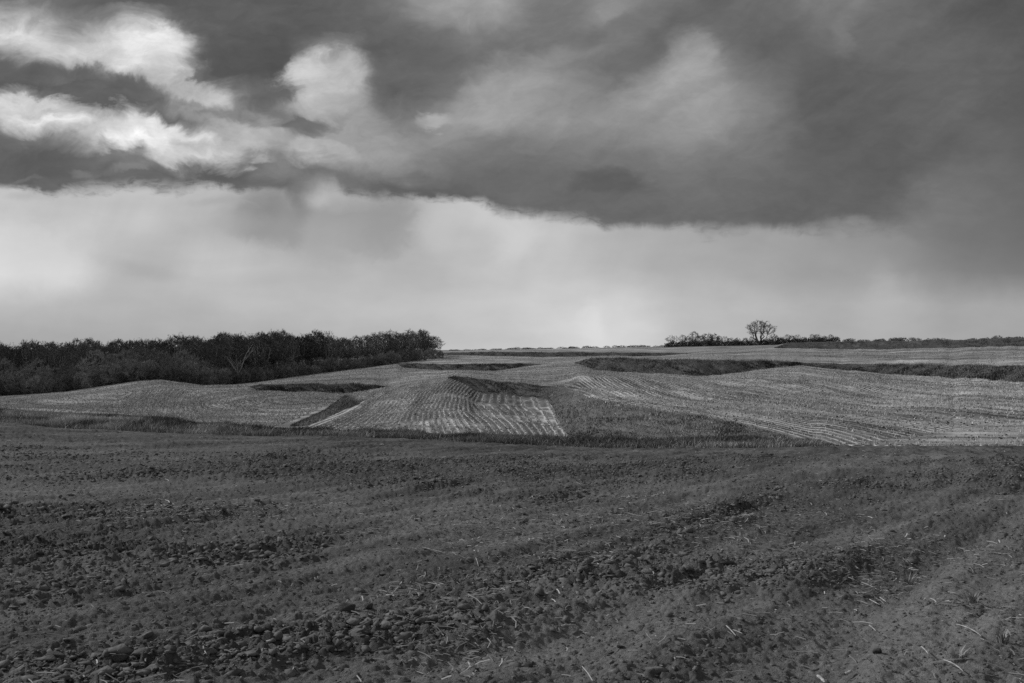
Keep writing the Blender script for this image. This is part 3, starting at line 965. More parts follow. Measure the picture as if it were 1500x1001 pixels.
# ------------------------------------------------------------------ blades, stalks, straw
def blades(X, Y, Z, H, Wd, lean, tone, name, mat, label, cat, segs=1):
    """upright blades: a tapering bent strip each"""
    n = len(X)
    ang = RNG.uniform(0, 2 * np.pi, n)
    la = RNG.uniform(0, 2 * np.pi, n)
    dx, dy = np.cos(ang) * Wd * 0.5, np.sin(ang) * Wd * 0.5
    lx, ly = np.cos(la) * lean * H, np.sin(la) * lean * H
    b0 = np.stack([X - dx, Y - dy, Z - 0.03], -1)
    b1 = np.stack([X + dx, Y + dy, Z - 0.03], -1)
    if segs == 1:
        tp = np.stack([X + lx, Y + ly, Z + H], -1)
        V = np.stack([b0, b1, tp], 1).reshape(-1, 3)
        tris = np.arange(n * 3).reshape(-1, 3)
        at = np.repeat(tone, 3)
        me = mesh_from(name, V, tris=tris, attrs={'tone': at}, mats=[mat])
    else:
        m0 = np.stack([X - dx * 0.8 + lx * 0.35, Y - dy * 0.8 + ly * 0.35, Z + H * 0.6], -1)
        m1 = np.stack([X + dx * 0.8 + lx * 0.35, Y + dy * 0.8 + ly * 0.35, Z + H * 0.6], -1)
        tp = np.stack([X + lx, Y + ly, Z + H], -1)
        V = np.stack([b0, b1, m1, m0, tp], 1).reshape(-1, 3)
        k = np.arange(n)[:, None] * 5
        q = k + np.array([[0, 1, 2, 3]])
        t = k + np.array([[3, 2, 4]])
        me = mesh_from(name, V, quads=q, tris=t, attrs={'tone': np.repeat(tone, 5)}, mats=[mat])
    return link(name, me, kind='stuff', label=label, category=cat)


def scatter_bench(i, n, xa=-60, xb=1560):
    """area-uniform points on bench i (between lines i and i+1)"""
    x = RNG.uniform(xa, xb, n * 3)
    y0, y1 = np.interp(x, GX, LINES[i][0]), np.interp(x, GX, LINES[i + 1][0])
    ymax = LINES[i + 1][0].max()
    ymin = LINES[i][0].min()
    Y = np.sqrt(RNG.uniform(ymin ** 2, ymax ** 2, n * 3))
    ok = (Y > y0 + 0.2) & (Y < y1 - 0.2)
    x, Y = x[ok][:n], Y[ok][:n]
    return (x - CX) / F * Y, Y


def snap_rows(X, Y, bench, jit=0.05):
    e = 0.05
    for _ in range(2):
        p0 = row_phi(X, Y, bench)
        gx = (row_phi(X + e, Y, bench) - p0) / e
        gy = (row_phi(X, Y + e, bench) - p0) / e
        g2 = np.maximum(gx * gx + gy * gy, 0.2)
        d = np.round(p0 / 0.76) * 0.76 - p0 + 0.0
        d = np.clip(d, -0.5, 0.5)
        X = X + d * gx / g2
        Y = Y + d * gy / g2
    return X + RNG.normal(0, jit, len(X)), Y + RNG.normal(0, jit, len(X))


def keep_bench(X, Y, i):
    x = CX + F * X / Y
    y0, y1 = np.interp(x, GX, LINES[i][0]), np.interp(x, GX, LINES[i + 1][0])
    ok = (Y > y0 + 0.1) & (Y < y1 - 0.1)
    if i == 2:
        ok &= poly_dist(X, Y, BERM) > 2.4
    return ok


for (i, n, lab) in ((2, 110000, 'cut corn stubble standing in rows on the lowest bench'),
                    (4, 120000, 'cut corn stubble standing in rows on the middle bench'),
                    (6, 60000, 'cut corn stubble standing in rows on the upper bench')):
    X, Y = scatter_bench(i, n)
    dens = fbm(X * 0.05, Y * 0.04, 500 + i, 3)
    keep = RNG.uniform(0, 1, len(X)) < smooth(dens, -0.6, 0.15) * 0.8 + 0.2
    X, Y = X[keep], Y[keep]
    X, Y = snap_rows(X, Y, i)
    ok = keep_bench(X, Y, i)
    X, Y = X[ok], Y[ok]
    Z = ground_z(X, Y)
    H = RNG.uniform(0.08, 0.27, len(X))
    tone = np.clip(RNG.normal(0.46, 0.15, len(X)), 0.10, 0.75)
    blades(X, Y, Z, H, RNG.uniform(0.04, 0.09, len(X)), RNG.uniform(0, 0.9, len(X)), tone, 'corn_stubble', M_STALK, lab, 'stubble')
    # flattened leaves and husks
    X, Y = scatter_bench(i, n // 4)
    if i == 2:
        X, Y = snap_rows(X, Y, i, 0.12)
    ok = keep_bench(X, Y, i)
    X, Y = X[ok], Y[ok]
    Z = ground_z(X, Y)
    tone = np.clip(RNG.normal(0.28, 0.12, len(X)), 0.06, 0.6)
    blades(X, Y, Z + 0.03, RNG.uniform(0.03, 0.12, len(X)), RNG.uniform(0.10, 0.30, len(X)), RNG.uniform(0.5, 3.0, len(X)), tone, 'crop_residue', M_STALK,
           lab.replace('cut corn stubble standing in rows', 'flattened husks and leaves lying'), 'crop residue')


# grass on the strip at the field edge
def verge_grass():
    x = RNG.uniform(-80, 1235, 110000)
    y0 = np.interp(x, GX, F_EDGE[0])
    y1 = np.interp(x, GX, G_BACK[0]) + 1.5
    t = RNG.uniform(-0.05, 1, len(x))
    Y = y0 + (y1 - y0) * t
    X = (x - CX) / F * Y
    cl = fbm(X * 0.5, Y * 0.5, 601, 3)
    cl2 = fbm(X * 0.16, Y * 0.3, 605, 3)
    taper = smooth(1232 - x, 0, 70)
    keep = RNG.uniform(0, 1, len(x)) < (0.25 + smooth(cl, -0.4, 0.3) * 0.75) * np.clip(taper + 0.1, 0, 1)
    X, Y, x, cl, cl2, t, taper = (a[keep] for a in (X, Y, x, cl, cl2, t, taper))
    Z = ground_z(X, Y)
    H = (0.06 + 0.28 * smooth(cl, -0.45, 0.45) * RNG.uniform(0.5, 1, len(X)) + RNG.uniform(0, 0.12, len(X))) * (0.4 + 0.6 * taper)
    pale = smooth(cl2, 0.05, 0.35) + smooth(t, 0.75, 0.0) * 0.35 * smooth(cl, -0.1, 0.3)
    back = smooth(t, 0.3, 0.6) * (x > 330)
    tone = np.clip(0.06 - 0.015 * back + RNG.exponential(0.07, len(X)) * (1 - 0.4 * back) + 0.45 * (1 - 0.6 * back) * pale * RNG.uniform(0.3, 1, len(X)), 0.02, 0.5)
    left = x < 340
    tone = np.where(left & (t < 0.6), tone + 0.30 * RNG.uniform(0, 1, len(X)) * smooth(cl, -0.15, 0.3), tone)
    H = H * (1 + 0.35 * back)
    blades(X, Y, Z, H, RNG.uniform(0.012, 0.035, len(X)), RNG.uniform(0.1, 0.9, len(X)), tone, 'grass', M_BLADE,
           'rough dry grass and weeds standing along the far edge of the tilled field', 'grass', segs=2)


verge_grass()


def verge_tufts():
    n = 330
    cx = np.where(RNG.uniform(0, 1, n) < 0.55, RNG.uniform(-60, 520, n), RNG.uniform(300, 1215, n))
    t = RNG.uniform(-0.08, 0.55, n)
    k = 34
    y0 = np.interp(cx, GX, F_EDGE[0])
    y1 = np.interp(cx, GX, G_BACK[0])
    Yc = y0 + (y1 - y0) * t
    Xc = (cx - CX) / F * Yc
    sp = RNG.uniform(0.10, 0.45, n)
    X = (Xc[:, None] + RNG.normal(0, 1, (n, k)) * sp[:, None]).ravel()
    Y = (Yc[:, None] + RNG.normal(0, 1, (n, k)) * sp[:, None] * 0.6).ravel()
    H = np.repeat(RNG.uniform(0.16, 0.46, n), k) * RNG.uniform(0.5, 1.1, n * k)
    T = np.repeat(RNG.uniform(0.12, 0.42, n), k) * RNG.uniform(0.6, 1.3, n * k)
    blades(X, Y, ground_z(X, Y), H, RNG.uniform(0.014, 0.032, n * k), RNG.uniform(0.2, 1.3, n * k), T, 'grass', M_BLADE,
           'pale clumps of dead grass along the strip beside the tilled field', 'grass', segs=2)


verge_tufts()


def bank_grass():
    Xs, Ys, Zs, Hs, Ts = [], [], [], [], []
    for (i, xa, xb, lab) in BANKS:
        near = {3: 1.0, 5: 0.7, 7: 0.45}[i]
        n = int((min(xb, 1540) - xa) * 55 * near)
        x = RNG.uniform(xa, min(xb, 1540), n)
        t = RNG.uniform(-0.02, 1.02, n)
        X, Y, Z = bank_surface(i, x, np.clip(t, 0, 1))
        Y = Y + RNG.normal(0, 0.4, n)
        hgt = np.interp(x, GX, LINES[i + 1][1]) - np.interp(x, GX, LINES[i][1])
        cl = fbm(X * 0.4, Y * 0.4, 700 + i, 3)
        hk = 0.55 if xa == 652 else 1.0
        cl3 = fbm(X * 0.13, Y * 0.13, 760 + i, 3)
        H = hk * (0.10 + 0.5 * smooth(cl, -0.25, 0.5) * RNG.uniform(0.3, 1, n)) * np.clip(hgt, 0.1, 1)
        rim = smooth(t, 0.86, 1.0)
        tone = np.clip((0.045 + RNG.exponential(0.065, n)) * (1 + 1.6 * cl3) * (0.75 + 0.5 * t) + 0.30 * rim * RNG.uniform(0, 1, n), 0.02, 0.45)
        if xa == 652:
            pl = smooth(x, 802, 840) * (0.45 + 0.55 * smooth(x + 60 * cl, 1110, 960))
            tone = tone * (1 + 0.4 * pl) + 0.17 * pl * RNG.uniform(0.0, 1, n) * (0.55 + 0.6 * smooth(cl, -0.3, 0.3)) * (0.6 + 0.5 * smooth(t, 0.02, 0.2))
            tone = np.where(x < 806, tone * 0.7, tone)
        else:
            tone = tone * 0.75
        ok = hgt > 0.15
        for lst, v in zip((Xs, Ys, Zs, Hs, Ts), (X, Y, Z, H, tone)):
            lst.append(v[ok])
    s = RNG.uniform(0, 1, 9000)
    w = RNG.uniform(-1, 1, 9000)
    X, Y, Z = berm_point(s, w)
    for lst, v in zip((Xs, Ys, Zs, Hs, Ts), (X, Y, Z, RNG.uniform(0.1, 0.4, 9000), np.clip(0.06 + RNG.exponential(0.08, 9000) + 0.45 * smooth(w, 0.15, -0.5) * RNG.uniform(0, 1, 9000) + 0.2 * smooth(s, 0.7, 0.95) * smooth(w, 0.2, -0.6), 0.02, 0.4))):  # berm blades: lit crest painted in as paler tone on one side
        lst.append(v)
    X, Y, Z, H, T = (np.concatenate(a) for a in (Xs, Ys, Zs, Hs, Ts))
    blades(X, Y, Z, H, RNG.uniform(0.06, 0.16, len(X)), RNG.uniform(0.1, 0.8, len(X)), T, 'grass', M_BLADE,
           'dark rough grass and weeds covering the terrace banks', 'grass')


bank_grass()

# ------------------------------------------------------------------ clods and straw of the foreground
ICO_V = None


def ico():
    ph = (1 + 5 ** 0.5) / 2
    v = np.array([(-1, ph, 0), (1, ph, 0), (-1, -ph, 0), (1, -ph, 0), (0, -1, ph), (0, 1, ph), (0, -1, -ph), (0, 1, -ph), (ph, 0, -1), (ph, 0, 1), (-ph, 0, -1), (-ph, 0, 1)], float)
    v /= np.linalg.norm(v[0])
    f = np.array([(0, 11, 5), (0, 5, 1), (0, 1, 7), (0, 7, 10), (0, 10, 11), (1, 5, 9), (5, 11, 4), (11, 10, 2), (10, 7, 6), (7, 1, 8), (3, 9, 4), (3, 4, 2), (3, 2, 6), (3, 6, 8), (3, 8, 9), (4, 9, 5), (2, 4, 11), (6, 2, 10), (8, 6, 7), (9, 8, 1)])
    return v, f


def subdiv(v, f):
    v = list(map(tuple, v))
    cache = {}

    def mid(a, b):
        k = (min(a, b), max(a, b))
        if k not in cache:
            p = (np.array(v[a]) + np.array(v[b])) / 2
            p /= np.linalg.norm(p)
            v.append(tuple(p))
            cache[k] = len(v) - 1
        return cache[k]
    nf = []
    for a, b, c in f:
        ab, bc, ca = mid(a, b), mid(b, c), mid(c, a)
        nf += [(a, ab, ca), (b, bc, ab), (c, ca, bc), (ab, bc, ca)]
    return np.array(v), np.array(nf)


IV, IF = ico()
IV2, IF2 = subdiv(*subdiv(IV, IF))


def fore_surface(X, Y):
    x = CX + F * X / Y
    ye, ze = np.interp(x, GX, F_EDGE[0]), np.interp(x, GX, F_EDGE[1])
    a = (-ze - S0 * ye) / ye ** 2
    h, ro = soil_relief(X, Y)
    return -S0 * Y - a * Y * Y + h, ro


def clod_stuff():
    n = 110000
    x = RNG.uniform(-120, 1620, n)
    Y = 4.5 * (30 / 4.5) ** RNG.uniform(0, 1, n)
    X = (x - CX) / F * Y
    Z, ro = fore_surface(X, Y)
    cl = fbm(X * 1.3, Y * 1.0, 801, 3)
    keep = RNG.uniform(0, 1, n) < (0.12 + smooth(ro, 0.3, 0.9) * (0.35 + 0.6 * smooth(cl, -0.25, 0.35)))
    X, Y, Z, ro = X[keep], Y[keep], Z[keep], ro[keep]
    X, Y, Z, ro = X[:40000], Y[:40000], Z[:40000], ro[:40000]
    n = len(X)
    size = 0.004 + 0.006 * RNG.pareto(2.2, n) * (0.4 + ro) + 0.0007 * Y
    size = np.clip(size, 0.005, 0.045)
    V = IV[None] * (1 + RNG.uniform(-0.55, 0.4, (n, 12, 1)))
    for _ in range(5):   # break flat faces off every crumb
        nn = RNG.normal(0, 1, (n, 1, 3))
        nn /= np.linalg.norm(nn, axis=2, keepdims=True)
        V = V - np.maximum((V * nn).sum(2, keepdims=True) - RNG.uniform(0.25, 0.6, (n, 1, 1)), 0) * nn
    V = V * 1.35
    sc = np.stack([RNG.uniform(0.7, 1.9, n), RNG.uniform(0.7, 1.2, n), RNG.uniform(0.35, 0.8, n)], -1) * size[:, None]
    V = V * sc[:, None]
    a = RNG.uniform(0, 2 * np.pi, n)
    ca, sa = np.cos(a)[:, None], np.sin(a)[:, None]
    VX = V[..., 0] * ca - V[..., 1] * sa
    VY = V[..., 0] * sa + V[..., 1] * ca
    P = np.stack([VX + X[:, None], VY + Y[:, None], V[..., 2] + (Z + size * 0.05)[:, None]], -1).reshape(-1, 3)
    tr = (np.arange(n)[:, None, None] * 12 + IF[None]).reshape(-1, 3)
    me = mesh_from('soil_crumbs', P, tris=tr, mats=[M_CLOD], smooth_shade=False)
    link('soil_crumbs', me, kind='stuff', label='loose crumbs and small clods of dark soil scattered over the tilled field', category='soil')


clod_stuff()


def straw_stuff():
    n = 110000
    x = RNG.uniform(-120, 1620, n)
    Y = 4.8 * (46 / 4.8) ** RNG.uniform(0, 1, n)
    X = (x - CX) / F * Y
    cl = fbm(X * 0.45, Y * 0.30, 901, 4)
    right = smooth(x, 950, 1250) * smooth(Y, 14, 9) * 0.25
    keep = RNG.uniform(0, 1, n) < 0.8 * smooth(cl + right, 0.05, 0.6) + 0.04
    X, Y = X[keep], Y[keep]
    # matted patches of straw
    for (px, py, k, r) in ((1360, 798, 160, 0.55), (1262, 808, 60, 0.3), (1300, 812, 60, 0.5), (560, 782, 90, 0.7), (520, 778, 60, 0.6), (640, 808, 30, 0.3), (60, 735, 120, 1.6), (860, 655, 160, 1.6), (420, 722, 100, 2.2),
                           (270, 765, 60, 0.8), (40, 755, 60, 0.9), (830, 917, 14, 0.1), (1440, 890, 60, 0.35), (1480, 900, 40, 0.3), (1010, 945, 30, 0.3)):
        cx, cy, _ = img2fore(px, py)
        X = np.concatenate([X, cx + RNG.normal(0, r, k)])
        Y = np.concatenate([Y, cy + RNG.normal(0, r * 0.7, k)])
    x = CX + F * X / Y
    ok = Y < np.interp(x, GX, F_EDGE[0]) - 0.5
    X, Y = X[ok], Y[ok]
    n = len(X)
    Z, ro = fore_surface(X, Y)
    L = RNG.uniform(0.015, 0.07, n) + RNG.exponential(0.028, n)
    Wd = RNG.uniform(0.003, 0.007, n) + 0.00028 * Y
    a = RNG.uniform(0, 2 * np.pi, n)
    tilt = RNG.normal(0, 0.16, n)
    ux, uy, uz = np.cos(a) * np.cos(tilt), np.sin(a) * np.cos(tilt), np.sin(tilt)
    px, py = -np.sin(a), np.cos(a)
    Zc = Z + 0.012 + 0.4 * L * np.abs(uz)
    bend = RNG.uniform(0, 0.12, n) * L
    V = np.empty((n, 6, 3))
    for k, (s, b) in enumerate(((-0.5, 0), (0.0, 1), (0.5, 0))):
        for j, w in enumerate((-0.5, 0.5)):
            V[:, k * 2 + j, 0] = X + ux * s * L + px * (w * Wd + b * bend)
            V[:, k * 2 + j, 1] = Y + uy * s * L + py * (w * Wd + b * bend)
            V[:, k * 2 + j, 2] = Zc + uz * s * L + b * bend * 0.3 + 0.35 * w * Wd
    kq = np.arange(n)[:, None] * 6
    q = np.concatenate([kq + np.array([[0, 1, 3, 2]]), kq + np.array([[2, 3, 5, 4]])])
    tone = np.clip(0.10 + RNG.exponential(0.10, n), 0.07, 0.55)
    me = mesh_from('straw', V.reshape(-1, 3), quads=q, attrs={'tone': np.repeat(tone, 6)}, mats=[M_STRAW])
    link('straw', me, kind='stuff', label='chopped pale straw scattered over the dark tilled soil', category='straw')


straw_stuff()


def clod_mesh(seed, sx, sy, sz):
    r = np.random.default_rng(seed)
    v = IV2.copy()
    k = r.normal(0, 1, (9, 3))
    k /= np.linalg.norm(k, axis=1)[:, None]
    off = r.uniform(0.55, 0.95, 9)
    # chip flat facets off a ball, then roughen
    for d, o in zip(k, off):
        s = v @ d
        v = v - np.maximum(s - o, 0)[:, None] * d
    n = np.sin(v @ r.normal(0, 4, 3) + 1) * 0.05 + np.sin(v @ r.normal(0, 9, 3)) * 0.035
    v = v * (1 + n + r.uniform(-0.03, 0.03, len(v)))[:, None]
    v = v * np.array([sx, sy, sz])
    return mesh_from('soil_clod', v, tris=IF2, mats=[M_CLOD])


CLOD_MESH = [clod_mesh(s, *d) for s, d in ((1, (1, 0.8, 0.75)), (2, (1.2, 0.8, 0.6)), (3, (1, 1, 0.7)), (4, (1.5, 0.7, 0.5)), (5, (0.9, 0.9, 0.85)))]
CLODS = [  # photo position, width px, mesh, label
    (507, 886, 30, 0, 'largest blocky soil clod, alone left of the foreground centre'),
    (540, 888, 16, 2, 'small rounded clod just right of the largest blocky clod'),
    (430, 930, 26, 0, 'big angular clod topping the heap below the largest clod'),
    (412, 934, 14, 4, 'small clod touching the left side of the heap-topping clod'),
    (346, 926, 24, 3, 'flat pale slab of soil left of the clod heap'),
    (320, 936, 20, 1, 'tilted clod slab at the left end of the clod heap'),
    (392, 953, 18, 4, 'round clod below the middle of the clod heap'),
    (484, 961, 18, 2, 'rounded clod right of and below the clod heap'),
    (512, 958, 12, 4, 'little round clod beside the rounded clod under the largest one'),
    (230, 962, 30, 1, 'broad broken clod in the pile at the lower left'),
    (250, 969, 20, 2, 'clod on the right end of the lower left pile'),
    (170, 974, 42, 3, 'long dark slab of soil in the lower left pile'),
    (232, 982, 14, 4, 'small round clod under the lower left pile'),
    (205, 988, 14, 2, 'smallest clod under the long dark slab'),
    (82, 964, 32, 3, 'long thin flat clod near the lower left corner'),
    (213, 817, 14, 3, 'low flat clod by itself in the left middle of the soil'),
    (610, 911, 18, 1, 'wedge of soil in the rough band right of the largest clod'),
    (634, 921, 15, 2, 'squat clod next to the wedge of soil'),
    (699, 923, 14, 4, 'neat round clod at the foreground centre'),
    (566, 944, 16, 1, 'dark clod below the wedge of soil'),
    (602, 957, 12, 4, 'small upright clod near the bottom centre left'),
    (594, 991, 18, 0, 'blocky clod cut by the bottom edge left of centre'),
    (775, 986, 14, 2, 'rounded clod near the bottom edge at centre'),
    (893, 959, 16, 3, 'left one of two flat clods lying side by side right of centre'),
    (909, 954, 16, 3, 'right one of two flat clods lying side by side right of centre'),
    (916, 826, 18, 1, 'low clod pair member up the slope right of centre'),
    (1135, 836, 14, 4, 'small clod beside the wheel rut on the right'),
    (1285, 957, 14, 2, 'pale round clod among the cornstalks at the lower right'),
]
for px, py, wpx, k, lab in CLODS:
    X, Y, _ = img2fore(px, py + wpx * 0.25)
    z, _ = fore_surface(np.array([X]), np.array([Y]))
    sx = [1, 1.2, 1, 1.5, 0.9][k]
    sc = wpx / F * Y * 0.5 / sx
    o = link('soil_clod', CLOD_MESH[k], label=lab, category='soil clod', group='clods of earth on the tilled field')
    o.location = (X, Y, float(z[0]) + sc * 0.28)
    o.rotation_euler = (random.uniform(-0.25, 0.25), random.uniform(-0.25, 0.25), random.uniform(-0.5, 0.5))
    o.scale = (sc, sc, sc)


def cornstalk_mesh(seed, L, r):
    """jointed dry stalk, slightly bent, nodes swollen, one torn end"""
    rr = np.random.default_rng(seed)
    nseg, ns = 10, 6
    V = []
    bx, bz = rr.uniform(-0.04, 0.04), rr.uniform(0.0, 0.03)
    for i in range(nseg + 1):
        t = i / nseg
        cx = (t - 0.5) * L
        cy = bx * L * 4 * t * (1 - t)
        cz = bz * L * 4 * t * (1 - t)
        rad = r * (1.15 if i in (3, 7) else 0.85) * (1 - 0.35 * t) * (0.55 if i == nseg else 1)
        for k in range(ns):
            a = 2 * np.pi * k / ns
            V.append((cx + (rr.uniform(-1, 1) * r if i in (0, nseg) else 0), cy + rad * np.cos(a), cz + rad * np.sin(a) * 0.8))
    q = []
    for i in range(nseg):
        for k in range(ns):
            q.append((i * ns + k, i * ns + (k + 1) % ns, (i + 1) * ns + (k + 1) % ns, (i + 1) * ns + k))
    return mesh_from('corn_stalk', np.array(V), quads=np.array(q), smooth_shade=True, mats=[M_CSTALK])


STALKS = [
    (1401, 924, 1437, 945, 'longest pale cornstalk piece slanting near the right edge'),
    (1262, 850, 1284, 856, 'straight bright cornstalk above the lower right litter'),
    (1337, 908, 1358, 907, 'short level cornstalk left of the longest stalk'),
    (1274, 871, 1288, 877, 'curved short cornstalk under the straight bright one'),
    (1289, 867, 1298, 873, 'thin stalk end right of the curved short cornstalk'),
    (1382, 976, 1411, 996, 'cornstalk slanting down to the bottom edge beside a grass tuft'),
    (1350, 958, 1360, 968, 'stubby stalk left of the dried grass tuft'),
    (1074, 941, 1087, 946, 'right one of two crossed stalks right of the bottom centre'),
    (1064, 938, 1078, 952, 'left one of two crossed stalks right of the bottom centre'),
    (1199, 985, 1208, 996, 'fat white stalk stub at the bottom edge'),
    (1236, 990, 1248, 988, 'pale husk lying by the fat white stalk stub'),
    (1445, 801, 1459, 805, 'stalk high on the right slope beyond the rut'),
    (1273, 915, 1283, 922, 'short stalk in the middle of the lower right litter'),
    (822, 919, 842, 915, 'pale flat husk lying at the bottom centre'),
    (845, 928, 856, 924, 'small stalk just right of the flat husk'),
    (298, 963, 303, 971, 'small bright stalk standing in the lower left soil'),
    (366, 957, 379, 954, 'pale bit of stalk between the clod heap and the lower left pile'),
    (618, 807, 654, 812, 'thin long stalk lying in straw at the middle of the soil'),
    (697, 821, 701, 829, 'bright forked stalk end up the slope left of centre'),
    (920, 976, 935, 978, 'short flat stalk near the bottom edge right of centre'),
]
for k, (xa, ya, xb, yb, lab) in enumerate(STALKS):
    Xa, Ya, _ = img2fore(xa, ya)
    Xb, Yb, _ = img2fore(xb, yb)
    za, _ = fore_surface(np.array([Xa, Xb, (Xa + Xb) / 2]), np.array([Ya, Yb, (Ya + Yb) / 2]))
    L = math.hypot(Xb - Xa, Yb - Ya)
    dz = float(za[1] - za[0])
    if L > 0.5:
        f = 0.5 / L
        Xb, Yb, dz, L = Xa + (Xb - Xa) * f, Ya + (Yb - Ya) * f, dz * f, 0.5
    me = cornstalk_mesh(50 + k, L, 0.0055 if k not in (9, 10, 13) else 0.014)
    o = link('corn_stalk', me, label=lab, category='corn stalk', group='cornstalk pieces lying on the soil')
    mz = max(float(za[2]), 0.5 * float(za[0] + za[1]))
    o.location = ((Xa + Xb) / 2, (Ya + Yb) / 2, mz + 0.03)
    o.rotation_euler = (0, -math.atan2(dz, L), math.atan2(Yb - Ya, Xb - Xa))


def tuft(px, py, n, hgt, lab):
    X, Y, _ = img2fore(px, py)
    z, _ = fore_surface(np.array([X]), np.array([Y]))
    a = RNG.uniform(0, 2 * np.pi, n)
    V, T = [], []
    for i in range(n):
        r = random.uniform(0, 0.04)
        bx, by = math.cos(a[i]) * r, math.sin(a[i]) * r
        h = hgt * random.uniform(0.4, 1)
        ln = random.uniform(0.2, 0.9) * h
        w = 0.0035
        d = (-math.sin(a[i]) * w, math.cos(a[i]) * w)
        pts = [(0, 0), (0.3, 0.6), (1, 1)]
        b = len(V)
        for u, hh in pts[:2]:
            cx, cy = bx + math.cos(a[i]) * ln * u, by + math.sin(a[i]) * ln * u
            V += [(cx - d[0], cy - d[1], h * hh), (cx + d[0], cy + d[1], h * hh)]
        V.append((bx + math.cos(a[i]) * ln, by + math.sin(a[i]) * ln, h * 0.95))
        T += [(b, b + 1, b + 3), (b, b + 3, b + 2), (b + 2, b + 3, b + 4)]
    me = mesh_from('grass_tuft', np.array(V), tris=np.array(T), attrs={'tone': RNG.uniform(0.16, 0.40, len(V))}, mats=[M_STRAW])
    o = link('grass_tuft', me, label=lab, category='grass tuft', group='dried grass tufts on the soil')
    o.location = (X, Y, float(z[0]) - 0.005)


tuft(1400, 972, 60, 0.11, 'dried grass tuft at the lower right beside a slanting cornstalk')
tuft(1468, 948, 50, 0.10, 'dried grass tuft nearest the right edge')
tuft(1425, 890, 50, 0.12, 'low dried tuft above the longest cornstalk')
tuft(1330, 842, 40, 0.12, 'faint dried tuft on the edge of the wheel rut')


# ------------------------------------------------------------------ bare trees
class Tree:
    def __init__(self, seed):
        self.r = random.Random(seed)
        self.tV, self.tQ, self.cV, self.cT = [], [], [], []

    def tube(self, pts, rads, sides):
        b = len(self.tV)
        for i, (p, rad) in enumerate(zip(pts, rads)):
            q = pts[min(i + 1, len(pts) - 1)] - pts[max(i - 1, 0)]
            q.normalize()
            u = q.orthogonal().normalized()
            v = q.cross(u)
            for k in range(sides):
                a = 2 * math.pi * k / sides
                self.tV.append(p + u * (rad * math.cos(a)) + v * (rad * math.sin(a)))
        for i in range(len(pts) - 1):
            for k in range(sides):
                self.tQ.append((b + i * sides + k, b + i * sides + (k + 1) % sides, b + (i + 1) * sides + (k + 1) % sides, b + (i + 1) * sides + k))

    def twig(self, p, d, L, w):
        r = self.r
        side = d.cross(Vector((r.uniform(-1, 1), r.uniform(-1, 1), r.uniform(-1, 1)))).normalized() * w * 0.5
        b = len(self.cV)
        bend = Vector((r.uniform(-1, 1), r.uniform(-1, 1), r.uniform(-0.3, 1))) * 0.15 * L
        self.cV += [p - side, p + side, p + d * L + bend]
        self.cT.append((b, b + 1, b + 2))

    def limb(self, p, d, L, rad, level, maxl, prm):
        r = self.r
        n = 5 if level < 2 else 3
        pts, rads = [p.copy()], [rad]
        cur, dr = p.copy(), d.normalized()
        for i in range(n):
            dr = (dr + Vector((r.gauss(0, 1), r.gauss(0, 1), r.gauss(0, 0.6))) * prm['wob'] + Vector((0, 0, prm['up']))).normalized()
            cur = cur + dr * (L / n)
            pts.append(cur.copy())
            rads.append(rad * (1 - (0.62 if level else 0.40) * (i + 1) / n))
        if rad > 0.028 or level < 2:
            self.tube(pts, rads, 6 if level == 0 else (5 if level == 1 else 3))
        else:
            b = len(self.cV)
            side = dr.orthogonal().normalized()
            for pa, pb, ra in zip(pts[:-1], pts[1:], rads):
                s = side * max(ra, prm['tw'] * 0.5)
                b = len(self.cV)
                self.cV += [pa - s, pa + s, pb]
                self.cT.append((b, b + 1, b + 2))
        if level >= maxl:
            for _ in range(prm['tn']):
                i = r.randint(1, n)
                dv = (dr * 0.8 + Vector((r.gauss(0, 1), r.gauss(0, 1), r.gauss(0.25, 0.8))) * prm['spr']).normalized()
                self.twig(pts[i] if i == n else pts[i].lerp(pts[i - 1], r.random()), dv, L * r.uniform(0.35, 0.9), prm['tw'])
            return
        for c in range(prm['kids'][min(level, len(prm['kids']) - 1)]):
            f = r.uniform(prm['from'] if level == 0 else 0.3, 1.0)
            k = f * n
            i = min(int(k), n - 1)
            q = pts[i].lerp(pts[i + 1], k - i)
            ax = Vector((r.gauss(0, 1), r.gauss(0, 1), r.gauss(0, 0.5))).normalized()
            dv = (dr * (1 - prm['ang']) + ax * prm['ang'] * 1.2).normalized()
            self.limb(q, dv, L * r.uniform(*prm['ratio']), max(rads[i] * r.uniform(0.45, 0.7), 0.01), level + 1, maxl, prm)

    def meshes(self, bark, twigm, size):
        V = np.array([tuple(v) for v in self.tV])
        C = np.array([tuple(v) for v in self.cV])
        top = max(V[:, 2].max(), C[:, 2].max() if len(C) else 0)
        s = size / top
        a = mesh_from('trunk', V * s, quads=np.array(self.tQ), smooth_shade=True, mats=[bark])
        b = mesh_from('crown', C * s, tris=np.array(self.cT), mats=[twigm]) if len(C) else None
        return a, b


